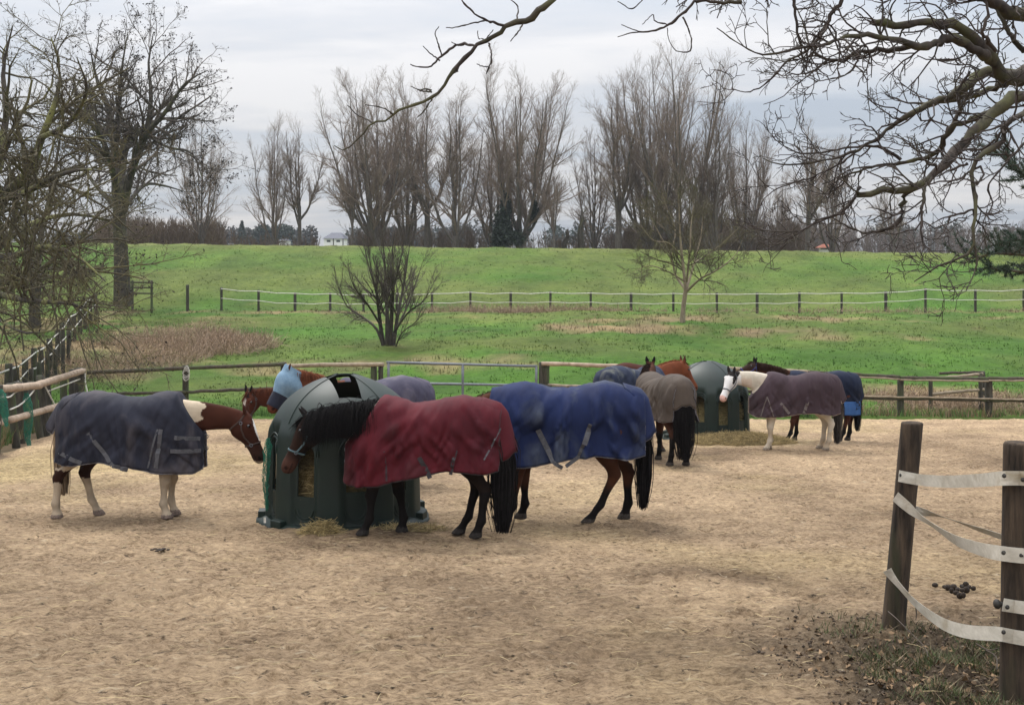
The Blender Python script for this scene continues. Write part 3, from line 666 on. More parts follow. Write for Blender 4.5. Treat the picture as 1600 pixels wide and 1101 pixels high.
        for t, dn in ((.60, .02), (.12, .02)):
            for s_ in (-1, 1):
                a = np.linspace(0, 2 * np.pi, 13); c = poll + h * t * headlen + hs * s_ * (np.interp(t, [r[0] for r in HEAD], [r[3] for r in HEAD]) + .014) - hn * dn
                r_ = MB(); P = c + .018 * np.cos(a)[:, None] * h + .018 * np.sin(a)[:, None] * hn; r_.tubes(P, np.full(13, .004), 5); r_.build('ring', MAT['galv'], ho)
    if mask:
        for nm, t0, t1, mt in (('fly_mask', -.16, .52, 'maskblue'), ('mask_noseband', .52, .86, 'masknavy')):
            mk = MB(); HH = [tuple(r) for r in smoothpath([(r[0], r[1], r[2]) for r in HEAD], 60, [r[3] for r in HEAD])]
            tv = np.linspace(t0, t1, 16); st_ = []
            for t in tv:
                q = [np.interp(t, [r[0] for r in HH], [r[k] for r in HH]) for k in (1, 2, 3)]
                if t < 0: q = [.09 + .02 * abs(t) * 6, .13, .085]
                e_ = .018 + .02 * (1 if nm == 'fly_mask' else .4) * max(0, math.sin((t - t0) / (t1 - t0) * 3.14))
                st_.append((poll + h * t * headlen, hn, hs, q[0] + e_, q[1] + e_ * 1.6, q[2] + e_))
            section_loft(mk, st_, 20)
            if nm == 'fly_mask':
                for s_ in (-1, 1):
                    e0 = poll + hn * .06 + hs * s_ * .05; ed = nrm(U * 1.0 - hh * .25 + hs * s_ * .25)
                    es = nrm(np.cross(ed, h)); eu = np.cross(es, ed)
                    section_loft(mk, [(e0 + ed * a, eu, es, r_ * .7, r_ * .7, r_) for a, r_ in ((0, .055), (.04, .05), (.07, .042), (.10, .026), (.115, .01))], 10)
            mk.build(nm, MAT[mt], root)
    if rug: make_rug(root, rug, rg, gslope)
    return root

def make_rug(root, rs, rg, gslope):
    """a draped turnout rug: two sides hanging from the back, open neckline, open tail end"""
    hemf, hemr = rs.get('hem', (.70, .68)); xt, zt = rs.get('neck', (.42, 1.52)); xf, zf = rs.get('chest', (.88, 1.05)); xr = rs.get('xr', -.86)
    nx, nvv = 96, 34
    xs = np.linspace(xr, xf, nx)
    seed = rs.get('seed', 3)
    def W(x, v=0):
        w_ = np.interp(x, [-.90, -.86, -.80, -.70, -.55, -.40, -.2, .1, .35, .55, .68, .78, .85, .90], [.17, .20, .245, .285, .315, .325, .325, .335, .31, .28, .25, .19, .11, .02])
        return (w_ + .012) * rs.get('wide', 1.0)
    V = np.zeros((nx, 2 * nvv - 1, 3))
    for i, x in enumerate(xs):
        w_ = float(W(x)) ; top = float(np.interp(x, [-.90, -.80, -.70, -.60, -.45, -.25, -.05, .15, .30, .42, .6, .8], [1.38, 1.44, 1.475, 1.51, 1.535, 1.505, 1.46, 1.455, 1.505, 1.53, 1.53 + (zt - 1.52) * .5, zt]))
        if rs.get('flatback'): top = top * (1 - rs['flatback']) + 1.52 * rs['flatback']
        hem = np.interp(x, [xr, xr + .15, -.3, .1, .45, .8, xf], [hemr + .02, hemr - .01, hemr + .02, (hemf + hemr) / 2 + rs.get('lift', .01), hemf - .01, hemf - .02, hemf + .02])
        y0 = 0.0
        if x > xt:
            k = (x - xt) / (xf - xt); top = zt + (zf - zt) * k ** rs.get('ncurve', .85); y0 = min(.155, .30 * math.sqrt(max(k, 0)) ) * min(1, w_ / .2)
        zm = top - min(.36, (top - hem) * .5)
        for j in range(nvv):
            v = j / (nvv - 1)
            if v < .42:
                a = v / .42 * math.pi / 2; yy = y0 + (w_ - y0) * math.sin(a) ** .85; zz = zm + (top - zm) * math.cos(a) ** .9
            else:
                k = (v - .42) / .58; zz = zm + (hem - zm) * k; yy = w_ - .018 * math.sin(k * 3.14) + .02 * k - .02 * rs.get('tuck', 1) * k * k * (1 if -.4 < x < .3 else 0)
            V[i, nvv - 1 + j] = (x, yy, zz); V[i, nvv - 1 - j] = (x, -yy, zz)
    # folds
    Xg, Zg = V[..., 0], V[..., 2]; sgn = np.sign(V[..., 1]); vv = np.abs(np.linspace(-1, 1, 2 * nvv - 1))[None]
    wob = 1.2 * fbm(Xg * 1.4 + seed, Zg * 1.1 + sgn * 7, seed, 3)
    f1 = fbm(Xg * 6.0 + Zg * .9 + wob * 1.0 + sgn * 31 + seed * 3.1, Zg * .55 + seed, seed + 3, 2); sx = np.sign(Xg + .05); f2 = fbm((Xg * .75 * sx + Zg * .66) * 6.5 + sgn * 13 + seed + wob * .6, (Xg * -.66 * sx + Zg * .75) * .9 + seed, seed + 8, 3)
    ridge = (.22 - np.abs(f1)) * .11 + (.2 - np.abs(f2)) * .075
    drag = .016 * np.sin((Xg * .8 + Zg * 1.0) * 19 + wob * 5) * np.exp(-((Xg - .25) / .22) ** 2 - ((Zg - 1.25) / .22) ** 2) + .014 * np.sin((-Xg * .9 + Zg) * 21 + wob * 4) * np.exp(-((Xg + .45) / .25) ** 2 - ((Zg - 1.1) / .25) ** 2)
    amp = rs.get('fold', 1.0) * np.clip(vv * 2.4, .22, 1.0)
    f3 = fbm((Xg * .9 - Zg * .45 * sx) * 15 + wob, (Zg * .9 + Xg * .45 * sx) * 2.2 + sgn * 3, seed + 14, 2); d = np.maximum((ridge * 1.9 + (.16 - np.abs(f3)) * .055 - .008) * amp + drag * 1.5 * rs.get('fold', 1.0), -.014); nrmY = np.clip(vv / .3, 0, 1)
    V[..., 1] += sgn * d * nrmY; V[..., 2] += d * (1 - nrmY) * .7
    V[..., 2] += (.018 * fbm(Xg * 3 + seed, sgn * 5, seed + 1, 2)) * np.clip((vv - .7) / .3, 0, 1)
    V[..., 2] += gslope * V[..., 0]
    mb = MB(); mb.grid(V); o = mb.build('rug', MAT[rs['mat']], root)
    sd = o.modifiers.new('thick', 'SOLIDIFY'); sd.thickness = .012; sd.offset = 1
    if rs.get('label'): o['label'] = rs['label']
    # piping
    if rs.get('trim'):
        tr = MB()
        for P in (V[:, 0], V[:, -1], V[0], V[-1]):
            tr.tubes(P + np.array([0, 0, -.002]), np.full(len(P), rs.get('trimw', .011)), 5)
        tr.build('piping', MAT[rs['trim']], o)
    if rs.get('collar'):
        P = V[int(nx * (xt - xr) / (xf - xr)) + 1:, nvv - 1]; k0 = int(nx * (xt - xr) / (xf - xr))
        pl = [V[i, nvv - 1 + s_ * 1] for i in range(nx - 1, k0, -3) for s_ in (1,)] + [V[i, nvv - 2] for i in range(k0 + 1, nx, 3)]
        tr = MB(); tr.tubes(np.array(pl) + [0, 0, .006], np.full(len(pl), .013), 6); tr.build('collar_trim', MAT[rs['collar']], o)
    def surf(x, z, s_):
        i = int(np.clip((x - xr) / (xf - xr) * (nx - 1), 0, nx - 1)); colz = V[i, nvv - 1:, 2] if s_ > 0 else V[i, nvv - 1::-1, 2]; coly = V[i, nvv - 1:, 1] if s_ > 0 else V[i, nvv - 1::-1, 1]
        return float(np.interp(-z, -colz, coly))
    for (x0, z0, x1, z1, *rest) in rs.get('straps', []):
        wd = rest[0] if rest else .024; mt = rest[1] if len(rest) > 1 else rs.get('strapm', 'strap')
        for s_ in (-1, 1):
            pts = []
            for t in np.linspace(0, 1, 9):
                x = x0 + (x1 - x0) * t; z = z0 + (z1 - z0) * t + gslope * x; y = surf(x, z, s_) + s_ * .017
                if z < .66 + gslope * x: y = s_ * (abs(y) - (.66 + gslope * x - z) * .8)
                pts.append((x, y, z))
            pts = np.array(pts); m_ = MB(); dvec = nrm([x1 - x0, 0, z1 - z0]); pv = np.array([-dvec[2], 0, dvec[0]]) * wd
            m_.grid(np.stack([pts + pv, pts - pv], 1)); so = m_.build('strap', MAT[mt], o, smooth=False); q = so.modifiers.new('t', 'SOLIDIFY'); q.thickness = .006; q.offset = 0
    if rs.get('buckles'):
        for bz in rs['buckles']:
            b_ = MB(); a = np.linspace(0, 2 * np.pi, 9); c = np.array([xf + .012, .0, bz]); b_.tubes(c + np.stack([.02 * np.cos(a), .03 * np.cos(a) * 0 + (.035 if rs.get('bs', 1) > 0 else -.035), .024 * np.sin(a)], -1), np.full(9, .006), 5); b_.build('buckle', MAT['galv'], o)
    # panel of another colour at the rear
    if rs.get('panel'):
        (x0, x1, z0, z1, mt, lb) = rs['panel']
        for s_ in (-1, 1):
            m_ = MB(); Vp = np.array([[(x, surf(x, max(z, hemr + .03) + gslope * x, s_) + s_ * (.016 + .012 * vn(x * 9, z * 5, 4)), z + gslope * x + (.03 * vn(x * 6, 1, 3) if z < z0 + .02 else 0)) for z in np.linspace(z0, z1, 10)] for x in np.linspace(x0, x1, 14)])
            m_.grid(Vp); po = m_.build('rug_panel', MAT[mt], o); po['label'] = lb; q = po.modifiers.new('t', 'SOLIDIFY'); q.thickness = .006
    # tail flap
    if rs.get('flap'):
        fl = rs['flap']; n1_, n2_ = 16, 17; Vf = np.zeros((n1_, n2_, 3))
        for i, t in enumerate(np.linspace(0, 1, n1_)):
            x = np.interp(t, [0, .25, .45, 1], [-.64, -.83, -.91, fl.get('x', -.96)]); z = np.interp(t, [0, .25, .45, 1], [1.515, 1.46, 1.36, fl.get('z', .98)])
            wf = np.interp(t, [0, .3, 1], [.12, .20, fl.get('w', .22)])
            for j, u in enumerate(np.linspace(-1, 1, n2_)):
                Vf[i, j] = (x + .10 * u * u * min(t * 2, 1) * fl.get('wrap', 1), u * wf, z - .09 * u * u * min(1, t * 2 + .4) + .012 * math.sin(u * 9 + t * 4) * t + gslope * x)
        m_ = MB(); m_.grid(Vf); fo = m_.build('tail_flap', MAT[fl.get('mat', rs['mat'])], o); q = fo.modifiers.new('t', 'SOLIDIFY'); q.thickness = .012
        if rs.get('trim'):
            m_ = MB()
            for P in (Vf[-1], Vf[6:, 0], Vf[6:, -1]): m_.tubes(P, np.full(len(P), rs.get('trimw', .011)), 5)
            m_.build('piping', MAT[rs['trim']], fo)
    return o

MAT['coat'] = mat('horse_coat', (1, 1, 1), attr='col', scale=7, rough=0.75, spec=0.06, attvar=0.16, bump=0.002, bscale=60)
MAT['hair'] = mat('horse_hair', (1, 1, 1), attr='col', scale=20, rough=0.75, spec=0.05, attvar=0.2)
MAT['eye'] = mat('eye', (.012, .008, .006), (.006, .004, .004), rough=0.12, spec=0.8)
def fabric(name, c, dirt, dk=None, t3=(.48, .68), s3=2.2, rough=.8):
    c = tuple(v * .46 for v in lin(*c)); dk = tuple(v * .38 for v in lin(*dk)); dirt = tuple(v * .60 for v in lin(*dirt))
    return mat(name, c, dk, scale=2.6, rough=rough, bump=.016, bscale=8, stretch=(1, 1, .45), c3=dirt, s3=s3, t3=t3, sheen=.0, spec=.22)
MAT['rug_slate'] = fabric('slate_rug', (64, 66, 82), (94, 88, 92), (46, 48, 62))
MAT['rug_red'] = fabric('maroon_rug', (124, 34, 48), (94, 48, 52), (90, 24, 38), t3=(.56, .8))
MAT['rug_blue'] = fabric('blue_rug', (44, 62, 116), (84, 92, 108), (28, 40, 82), t3=(.50, .68), s3=2.0)
MAT['rug_taupe'] = fabric('taupe_rug', (118, 104, 92), (98, 86, 78), (92, 82, 74))
MAT['rug_steel'] = fabric('steel_rug', (62, 72, 98), (128, 130, 122), (46, 58, 84), t3=(.50, .64), s3=2.6)
MAT['rug_mauve'] = fabric('mauve_rug', (98, 78, 86), (82, 66, 70), (78, 60, 68))
MAT['rug_navy'] = fabric('navy_rug', (30, 44, 76), (44, 54, 76), (20, 32, 60))
MAT['rug_grey'] = fabric('grey_rug', (104, 100, 122), (122, 114, 124), (88, 84, 106))
MAT['rug_sky'] = fabric('sky_blue_lining', (86, 136, 204), (70, 112, 176), (70, 120, 190))
MAT['maskblue'] = mat('pale_blue_mesh', lin(122, 148, 168), lin(96, 124, 146), scale=14, rough=.8)
MAT['masknavy'] = mat('navy_mesh', lin(24, 28, 46), lin(16, 18, 32), scale=14, rough=.8)
MAT['strap'] = mat('grey_webbing', lin(88, 88, 92), lin(66, 66, 70), scale=30, rough=.8)
MAT['darkstrap'] = mat('dark_webbing', lin(58, 54, 56), lin(36, 34, 38), scale=30, rough=.8)
MAT['palestrap'] = mat('pale_webbing', lin(112, 102, 98), lin(84, 76, 74), scale=30, rough=.8)
MAT['trimgrey'] = mat('grey_binding', lin(118, 116, 122), lin(88, 88, 94), scale=30, rough=.8)
MAT['trimcream'] = mat('cream_binding', lin(176, 160, 150), lin(146, 130, 122), scale=30, rough=.8)
MAT['trimblue'] = mat('blue_binding', lin(70, 96, 140), lin(50, 76, 120), scale=30, rough=.8)
MAT['fleece'] = mat('white_fleece', lin(196, 190, 180), lin(170, 164, 154), scale=40, rough=.95)
MAT['halter'] = mat('dark_halter', lin(70, 52, 44), lin(46, 36, 32), scale=30, rough=.7)
MAT['halterteal'] = mat('teal_halter', lin(86, 108, 114), lin(62, 86, 92), scale=30, rough=.7)
MAT['halterblue'] = mat('blue_halter', lin(44, 56, 132), lin(32, 42, 104), scale=30, rough=.7)
MAT['haltergrey'] = mat('grey_halter', lin(86, 90, 96), lin(60, 64, 70), scale=30, rough=.7)

def bl(a, b, k): k = np.clip(k, 0, 1)[:, None]; return np.asarray(a) * (1 - k) + np.asarray(b) * k
def jag(x, z, s=0): return fbm(x * 9 + s, z * 9 + s, 77, 3)
def coat_bay(base, dark, face=None, blaze=None, low=.42, muzzle=None):
    def f(x, y, z, zl, ht, hu, hs, hd, ear, rg):
        c = np.tile(np.array(base), (len(x), 1))
        c = bl(c, dark, (low + .06 - zl + .08 * jag(x, z)) / .12)
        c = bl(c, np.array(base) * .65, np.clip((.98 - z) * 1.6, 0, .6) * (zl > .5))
        if face is not None: c = np.where(hd[:, None], bl(c, face, np.clip(.8 + 2 * (hu + .0) * 3, 0, 1)), c)
        if muzzle is not None: c = np.where(hd[:, None], bl(c, muzzle, (ht - .68) / .12), c)
        if blaze is not None: 
            w_ = .030 * np.interp(ht, [.1, .2, .35, .6, .8], [0, 1.2, 1, .5, .2]); c = np.where(hd[:, None], bl(c, (.62, .56, .5), ((w_ - np.abs(hs)) / .008) * (hu > .02)), c)
        c = np.where(ear[:, None], np.array(dark), c)
        return c
    return f
def coat_paint(x, y, z, zl, ht, hu, hs, hd, ear, rg):
    br = np.array([.044, .015, .009]); cr = np.array([.50, .41, .30]); dk = np.array([.030, .014, .010]); dirty = np.array([.36, .29, .21])
    c = np.tile(br, (len(x), 1))
    c = bl(c, dk, np.clip((1.0 - zl) * 4, 0, 1))
    patch = (z > 1.17 + .5 * np.clip(x - .85, 0, 1)) & (x < .86 + .12 * jag(z * 1.3, x, 3)); c = np.where((patch & ~hd)[:, None], cr, c)
    front = (x > .1) & (zl < .80); k = np.where(front, 1.0, 0) * ~((zl > .68) & (x > .5 + .1 * jag(x, z)))
    c = bl(c, dirty, k)
    nearh = (x < -.2) & (y < 0) & (zl < .84); c = bl(c, dirty, np.where(nearh & ~((np.abs(zl - .53) < .07 + .06 * jag(x, z)) & (x > -.93)), 1.0, 0))
    farh = (x < -.2) & (y >= 0) & (zl < .46 + .08 * jag(x, z)); c = bl(c, dirty, np.where(farh, 1.0, 0))
    st = hd & (hu > .035) & (np.abs(hs) < np.interp(ht, [.12, .25, .4, .62], [.0, .045, .04, .0])); c = np.where(st[:, None], np.array([.7, .66, .6]), c)
    c = c * (1 + .25 * jag(x * .7, z * .7, 9)[:, None])
    return c
def coat_white(x, y, z, zl, ht, hu, hs, hd, ear, rg):
    cr = np.array([.54, .48, .39]); w_ = np.array([.60, .58, .56]); blk = np.array([.018, .015, .014]); pink = np.array([.62, .38, .32])
    c = np.tile(cr, (len(x), 1)); c = bl(c, cr * np.array([.78, .70, .62]), np.clip(jag(x * .35, z * .35, 5) * 2.2, 0, .7) + np.clip((.5 - zl) * 1.0, 0, .4))
    c = bl(c, np.array([.5, .33, .24]), np.where((x > .85) & (z < 1.42) & ~hd, .35, 0))
    c = np.where(hd[:, None], w_, c); c = np.where((hd & (ht > .86))[:, None], pink, c)
    pole = (hd | ear | (np.hypot(ht * .6, hu) < .16)) & (ht < .16 + .03 * jag(hs, hu)) & (ht > -.16) & (hu > -.03); c = np.where((pole | ear)[:, None], blk, c)
    side = hd & (hs > .095) & (ht < .75) & (hu > -.02); c = np.where(side[:, None], blk, c)
    dirt = np.where((zl < .35) & (x < 0), .45, .1) * (1 + jag(x, z)); c = bl(c, np.array([.36, .28, .19]), dirt * (zl < .8))
    return c

BAY = (.066, .026, .014); DBAY = (.040, .020, .014); BLK = (.009, .0075, .007); CHEST = (.175, .062, .028); HAIRBLK = (.008, .007, .007)
def at(px, d): p = GP(px, d); return (p[0], p[1], p[2] + .03)

# 1 paint horse on the left
horse('brown and white paint horse in a slate rug, left of the nearest feeder', at(207, 14.3), 0.0, H=.967, poll=(1.33, 0, 1.24), muz=(.27, 0, -.62), headlen=.62,
      legs=((.0, 0), (-.02, 0), (.16, .0), (-.27, -.02)), coat=coat_paint, seed=11, ears='back', neckw=.97,
      mane=None, tail=dict(len=1.05, col=(.20, .15, .10), w=.75, dx=-.0), halter='halter', hoofc=(.16, .12, .10),
      rug=dict(mat='rug_slate', hem=(.60, .70), chest=(.88, 1.02), neck=(.58, 1.50), trim='trimgrey', seed=5, fold=.8, straps=[(-.42, 1.08, -.12, .70), (-.12, .70, .05, .64), (.44, 1.12, .38, .66), (.40, 1.12, .27, .62, .010), (.60, 1.02, .86, .98), (.55, .86, .87, .84), (-.82, .86, -.50, .72)],
               flap=dict(x=-1.04, z=1.12, w=.15, wrap=1.2), strapm='strap', buckles=[.98, .84], wide=.97))
# 3 black pony in the maroon rug
horse('near black pony in a maroon rug, in front of the nearest feeder', at(664, 12.92), R(180 - 9), H=.97, poll=(1.27, .06, 1.27), muz=(.25, .05, -.50), headlen=.66,
      legs=((.19, .02), (-.19, -.02), (.02, 0), (.26, .03)), coat=coat_bay((.026, .015, .011), BLK, face=(.026, .014, .010), muzzle=(.060, .028, .020), low=.95), seed=12, ears='fwd', neckw=1.12, hoofc=(.03, .026, .024),
      mane=dict(side=1, both=False, n=1100, len=.44, col=HAIRBLK, forelock=1.2, t0=.12, sag=1.1), tail=dict(len=1.27, col=(.009, .008, .008), w=1.35, dx=-.02), halter='halterteal',
      rug=dict(mat='rug_red', hem=(.60, .76), chest=(.87, 1.0), neck=(.46, 1.54), trim='darkstrap', trimw=.010, seed=9, fold=1.0, collar='fleece', straps=[(.36, .98, .34, .66, .008, 'darkstrap'), (-.02, .92, -.14, .70), (-.42, 1.0, -.36, .74, .018, 'darkstrap'), (-.88, 1.22, -.72, .90, .008, 'strap')],
               flap=dict(x=-1.02, z=.95, w=.20, wrap=1.3), strapm='darkstrap', buckles=[.93, .80]))
# 4 bay in the blue rug
horse('bay horse in a bright royal blue rug behind the maroon rugged pony', at(882, 13.95), R(180), H=1.045, poll=(1.38, 0, 1.10), muz=(.14, 0, -.6), headlen=.60,
      legs=((.17, 0), (0, 0), (.36, .0), (-.06, .02)), coat=coat_bay(BAY, BLK, low=.36), seed=13, ears='fwd', neckpitch=.12,
      mane=dict(side=-1, n=300, len=.25, col=(.03, .014, .01), t0=.35), tail=dict(len=1.18, col=HAIRBLK, w=.8, dx=-.02), halter='halter',
      rug=dict(mat='rug_blue', hem=(.66, .75), neck=(.80, 1.46), chest=(.90, 1.0), ncurve=.7, trim='trimgrey', trimw=.010, seed=21, fold=1.25, straps=[(.30, 1.06, .13, .72, .028), (.13, .72, .04, .66, .02), (-.27, 1.12, -.15, .78, .028), (-.15, .78, .0, .67, .02)],
               flap=dict(x=-1.0, z=1.00, w=.19, wrap=1.4), strapm='strap'))
# 5 bay seen from behind
horse('bay horse in a taupe rug seen from behind, ears up, beside the far feeder', at(1036, 20.95), R(90 + 17), H=1.0, poll=(.98, -.20, 1.62), muz=(.45, -.06, -.32), headlen=.56,
      legs=((.0, 0), (.04, 0), (.0, 0, 0, .02), (.03, 0, 0, .03)), coat=coat_bay((.066, .028, .017), BLK, face=(.026, .016, .012), low=.50), seed=14, ears='up',
      mane=dict(side=1, n=260, len=.2, col=(.025, .014, .01), t0=.35), tail=dict(len=1.20, col=HAIRBLK, w=1.25), 
      rug=dict(mat='rug_taupe', hem=(.72, .76), neck=(.55, 1.56), chest=(.88, 1.05), trim='trimgrey', trimw=.008, seed=31, fold=.7, flap=dict(x=-.97, z=1.03, w=.20, wrap=1.1), straps=[(-.3, 1.0, -.1, .75)], wide=.98))
# 6 chestnut in a steel blue rug
horse('chestnut horse in a stained steel blue rug, its rump left of the taupe rugged horse', at(993, 22.9), R(40), H=1.07, poll=(1.17, 0, 1.52), muz=(.32, -.1, -.5), headlen=.58,
      legs=((.0, 0), (.04, 0), (.1, 0), (-.03, 0)), coat=coat_bay((.135, .042, .019), (.05, .02, .012), low=.22), seed=15, ears='up', neckw=1.1,
      mane=dict(side=1, n=260, len=.2, col=(.15, .05, .02), t0=.35), tail=dict(len=1.1, col=(.06, .025, .012)),
      rug=dict(mat='rug_steel', hem=(.70, .72), neck=(.46, 1.52), trim='trimgrey', trimw=.010, seed=41, fold=.9, flap=dict(x=-.96, z=1.05, w=.18)))
# 7 dark horse mostly hidden
horse('dark brown horse mostly hidden, only its back showing above the steel blue rug', at(1012, 27.9), R(4), H=1.085, poll=(1.25, 0, 1.1), muz=(.25, 0, -.55),
      legs=((.0, 0), (.08, 0), (.1, 0), (-.03, 0)), coat=coat_bay((.055, .020, .014), BLK, low=.3), seed=16, mane=dict(side=1, n=160, len=.2, col=(.02, .012, .01)), tail=dict(len=1.1, col=HAIRBLK), hair_n=.6, voxel=.02)
# 8 white and black paint
horse('white horse with black ears in a mauve rug, facing the camera by the far feeder', at(1241, 23.6), R(180), H=.985, poll=(1.22, .03, 1.49), muz=(.29, .33, -.54), headlen=.63,
      legs=((.10, 0), (.0, 0), (.02, 0), (.08, .02)), coat=coat_white, seed=17, ears='up', neckw=.97, neckpitch=.06, hoofc=(.22, .18, .14),
      mane=None, tail=dict(len=1.2, col=(.05, .042, .036), w=.8), halter='haltergrey',
      rug=dict(mat='rug_mauve', hem=(.70, .74), neck=(.50, 1.53), chest=(.89, 1.02), trim='trimcream', trimw=.010, seed=51, fold=1.0, straps=[(.60, 1.08, .48, .70, .010), (.60, 1.08, .72, .70, .010), (.34, .96, .18, .76), (-.18, 1.0, -.10, .74, .028)],
               flap=dict(x=-1.02, z=1.02, w=.17, wrap=1.3), strapm='palestrap'))
# 9 bay in navy
horse('bay horse in a navy rug with a pale blue lower panel, behind the white horse', at(1279, 25.7), R(180), H=.97, poll=(1.36, 0, 1.66), muz=(.5, .06, -.22), headlen=.56,
      legs=((.26, 0), (.02, 0), (.2, .02), (-.06, 0)), coat=coat_bay((.064, .024, .014), BLK, face=(.035, .02, .015), low=.32), seed=18, ears='up',
      mane=dict(side=1, n=220, len=.2, col=(.03, .015, .01), t0=.35), tail=dict(len=1.1, col=HAIRBLK, w=.7), halter='halterblue',
      rug=dict(mat='rug_navy', hem=(.74, .74), neck=(.62, 1.52), trim='trimblue', trimw=.008, seed=61, fold=.7, panel=(-.84, -.46, .60, .90, 'rug_sky', 'sky blue panel hanging at the rear'), flap=dict(x=-.98, z=1.0, w=.17)))
# 2 chestnut with the pale blue mask
horse('chestnut horse wearing a pale blue fly mask and grey rug, behind the nearest feeder', at(583, 17.3), R(180 + 30), H=1.03, poll=(1.20, .0, 1.60), muz=(.26, 0, -.46), headlen=.56,
      legs=((.0, 0), (.05, 0), (.1, 0), (-.03, 0)), coat=coat_bay((.105, .035, .018), (.05, .02, .012), low=.2), seed=19, neckw=1.05, mask=True, ears='back', eyes=False,
      mane=dict(side=1, n=260, len=.14, col=(.16, .055, .028), forelock=0, t0=.3), tail=dict(len=1.1, col=(.05, .02, .012)),
      rug=dict(mat='rug_grey', hem=(.70, .70), neck=(.40, 1.52), trim=None, seed=71, fold=.8, flap=dict(x=-.95, z=1.08, w=.18)))
# 10 chestnut head
horse('chestnut horse with a white star, its lowered head showing left of the pale blue mask', at(521, 18.3), R(180), H=.95, poll=(1.30, 0, 1.36), muz=(-.02 + .12, .12, -.52), headlen=.56,
      legs=((.0, 0), (.05, 0), (.1, 0), (-.03, 0)), coat=coat_bay((.066, .022, .013), BLK, blaze=1, low=.3), seed=20, ears='up', neckpitch=-.02,
      mane=dict(side=1, n=160, len=.16, col=(.09, .03, .016), forelock=.4), tail=dict(len=1.1, col=(.05, .02, .012)), halter='halter', hair_n=.7)

# ------------------------------------------------------------------ hay feeders
def plastic():
    m = mat('green_plastic', lin(6, 30, 22), lin(4, 22, 16), scale=3, rough=.55, spec=.46, c3=lin(20, 40, 30), s3=1.6, t3=(.55, .85), bump=.0015, bscale=5)
    return m
MAT['plastic'] = plastic()
MAT['hay'] = mat('hay_strands', (1, 1, 1), attr='col', scale=3, rough=.8, spec=.15, attvar=.25)
def hay_heap(name, label, c, rx, ry, h, n=4000, seed=1, dens=1.0, low=False, kind='stuff', colr=(.30, .235, .11), cat='hay', zfun=None, lstr=.10):
    rg = np.random.default_rng(seed); mb = MB()
    # core lump
    a = np.linspace(0, 2 * np.pi, 29)[:-1]; rr = np.linspace(0.02, 1, 12); A, Rr = np.meshgrid(a, rr, indexing='ij')
    xx = c[0] + rx * Rr * np.cos(A); yy = c[1] + ry * Rr * np.sin(A); base = (G(xx, yy) if zfun is None else zfun(xx, yy)) + (.04 if zfun is None else 0)
    prof = np.clip(1 - Rr ** 2, 0, 1) ** (.28 if not low else 1.0)
    zz = base + h * .88 * prof * (1 + .5 * fbm(xx * 3, yy * 3, seed + 5, 3)) - .03
    mb.grid(np.stack([xx, yy, zz], -1), closed_u=True, col=np.tile(np.array(colr) * .7, (xx.size, 1)))
    r = np.sqrt(rg.random(n)); t = rg.uniform(0, 2 * np.pi, n); x = c[0] + rx * 1.08 * r * np.cos(t); y = c[1] + ry * 1.08 * r * np.sin(t)
    b = G(x, y) + .04 if zfun is None else zfun(x, y)
    z = b + h * np.clip(1 - r ** 2, 0, 1) ** (.28 if not low else 1.0) * (1 + .5 * fbm(x * 3, y * 3, seed + 5, 3)) * rg.uniform(.85, 1.08, n)
    d = rg.normal(0, 1, (n, 3)); d[:, 2] *= .35; d /= np.linalg.norm(d, axis=1, keepdims=True); l = rg.uniform(.3, 1, n)[:, None] * lstr
    mid = np.stack([x, y, z], -1) + rg.normal(0, .01, (n, 3)); P = np.stack([mid - d * l, mid + rg.normal(0, .12, (n, 3)) * l, mid + d * l + rg.normal(0, .1, (n, 3)) * l], 1)
    mb.tubes(P, np.tile([.0022, .0028, .0015], (n, 1)), 3, col=np.array(colr)[None] * rg.uniform(.4, 1.7, (n, 1)))
    o = mb.build(name, MAT['hay']); setp(o, label, cat, kind=kind); return o

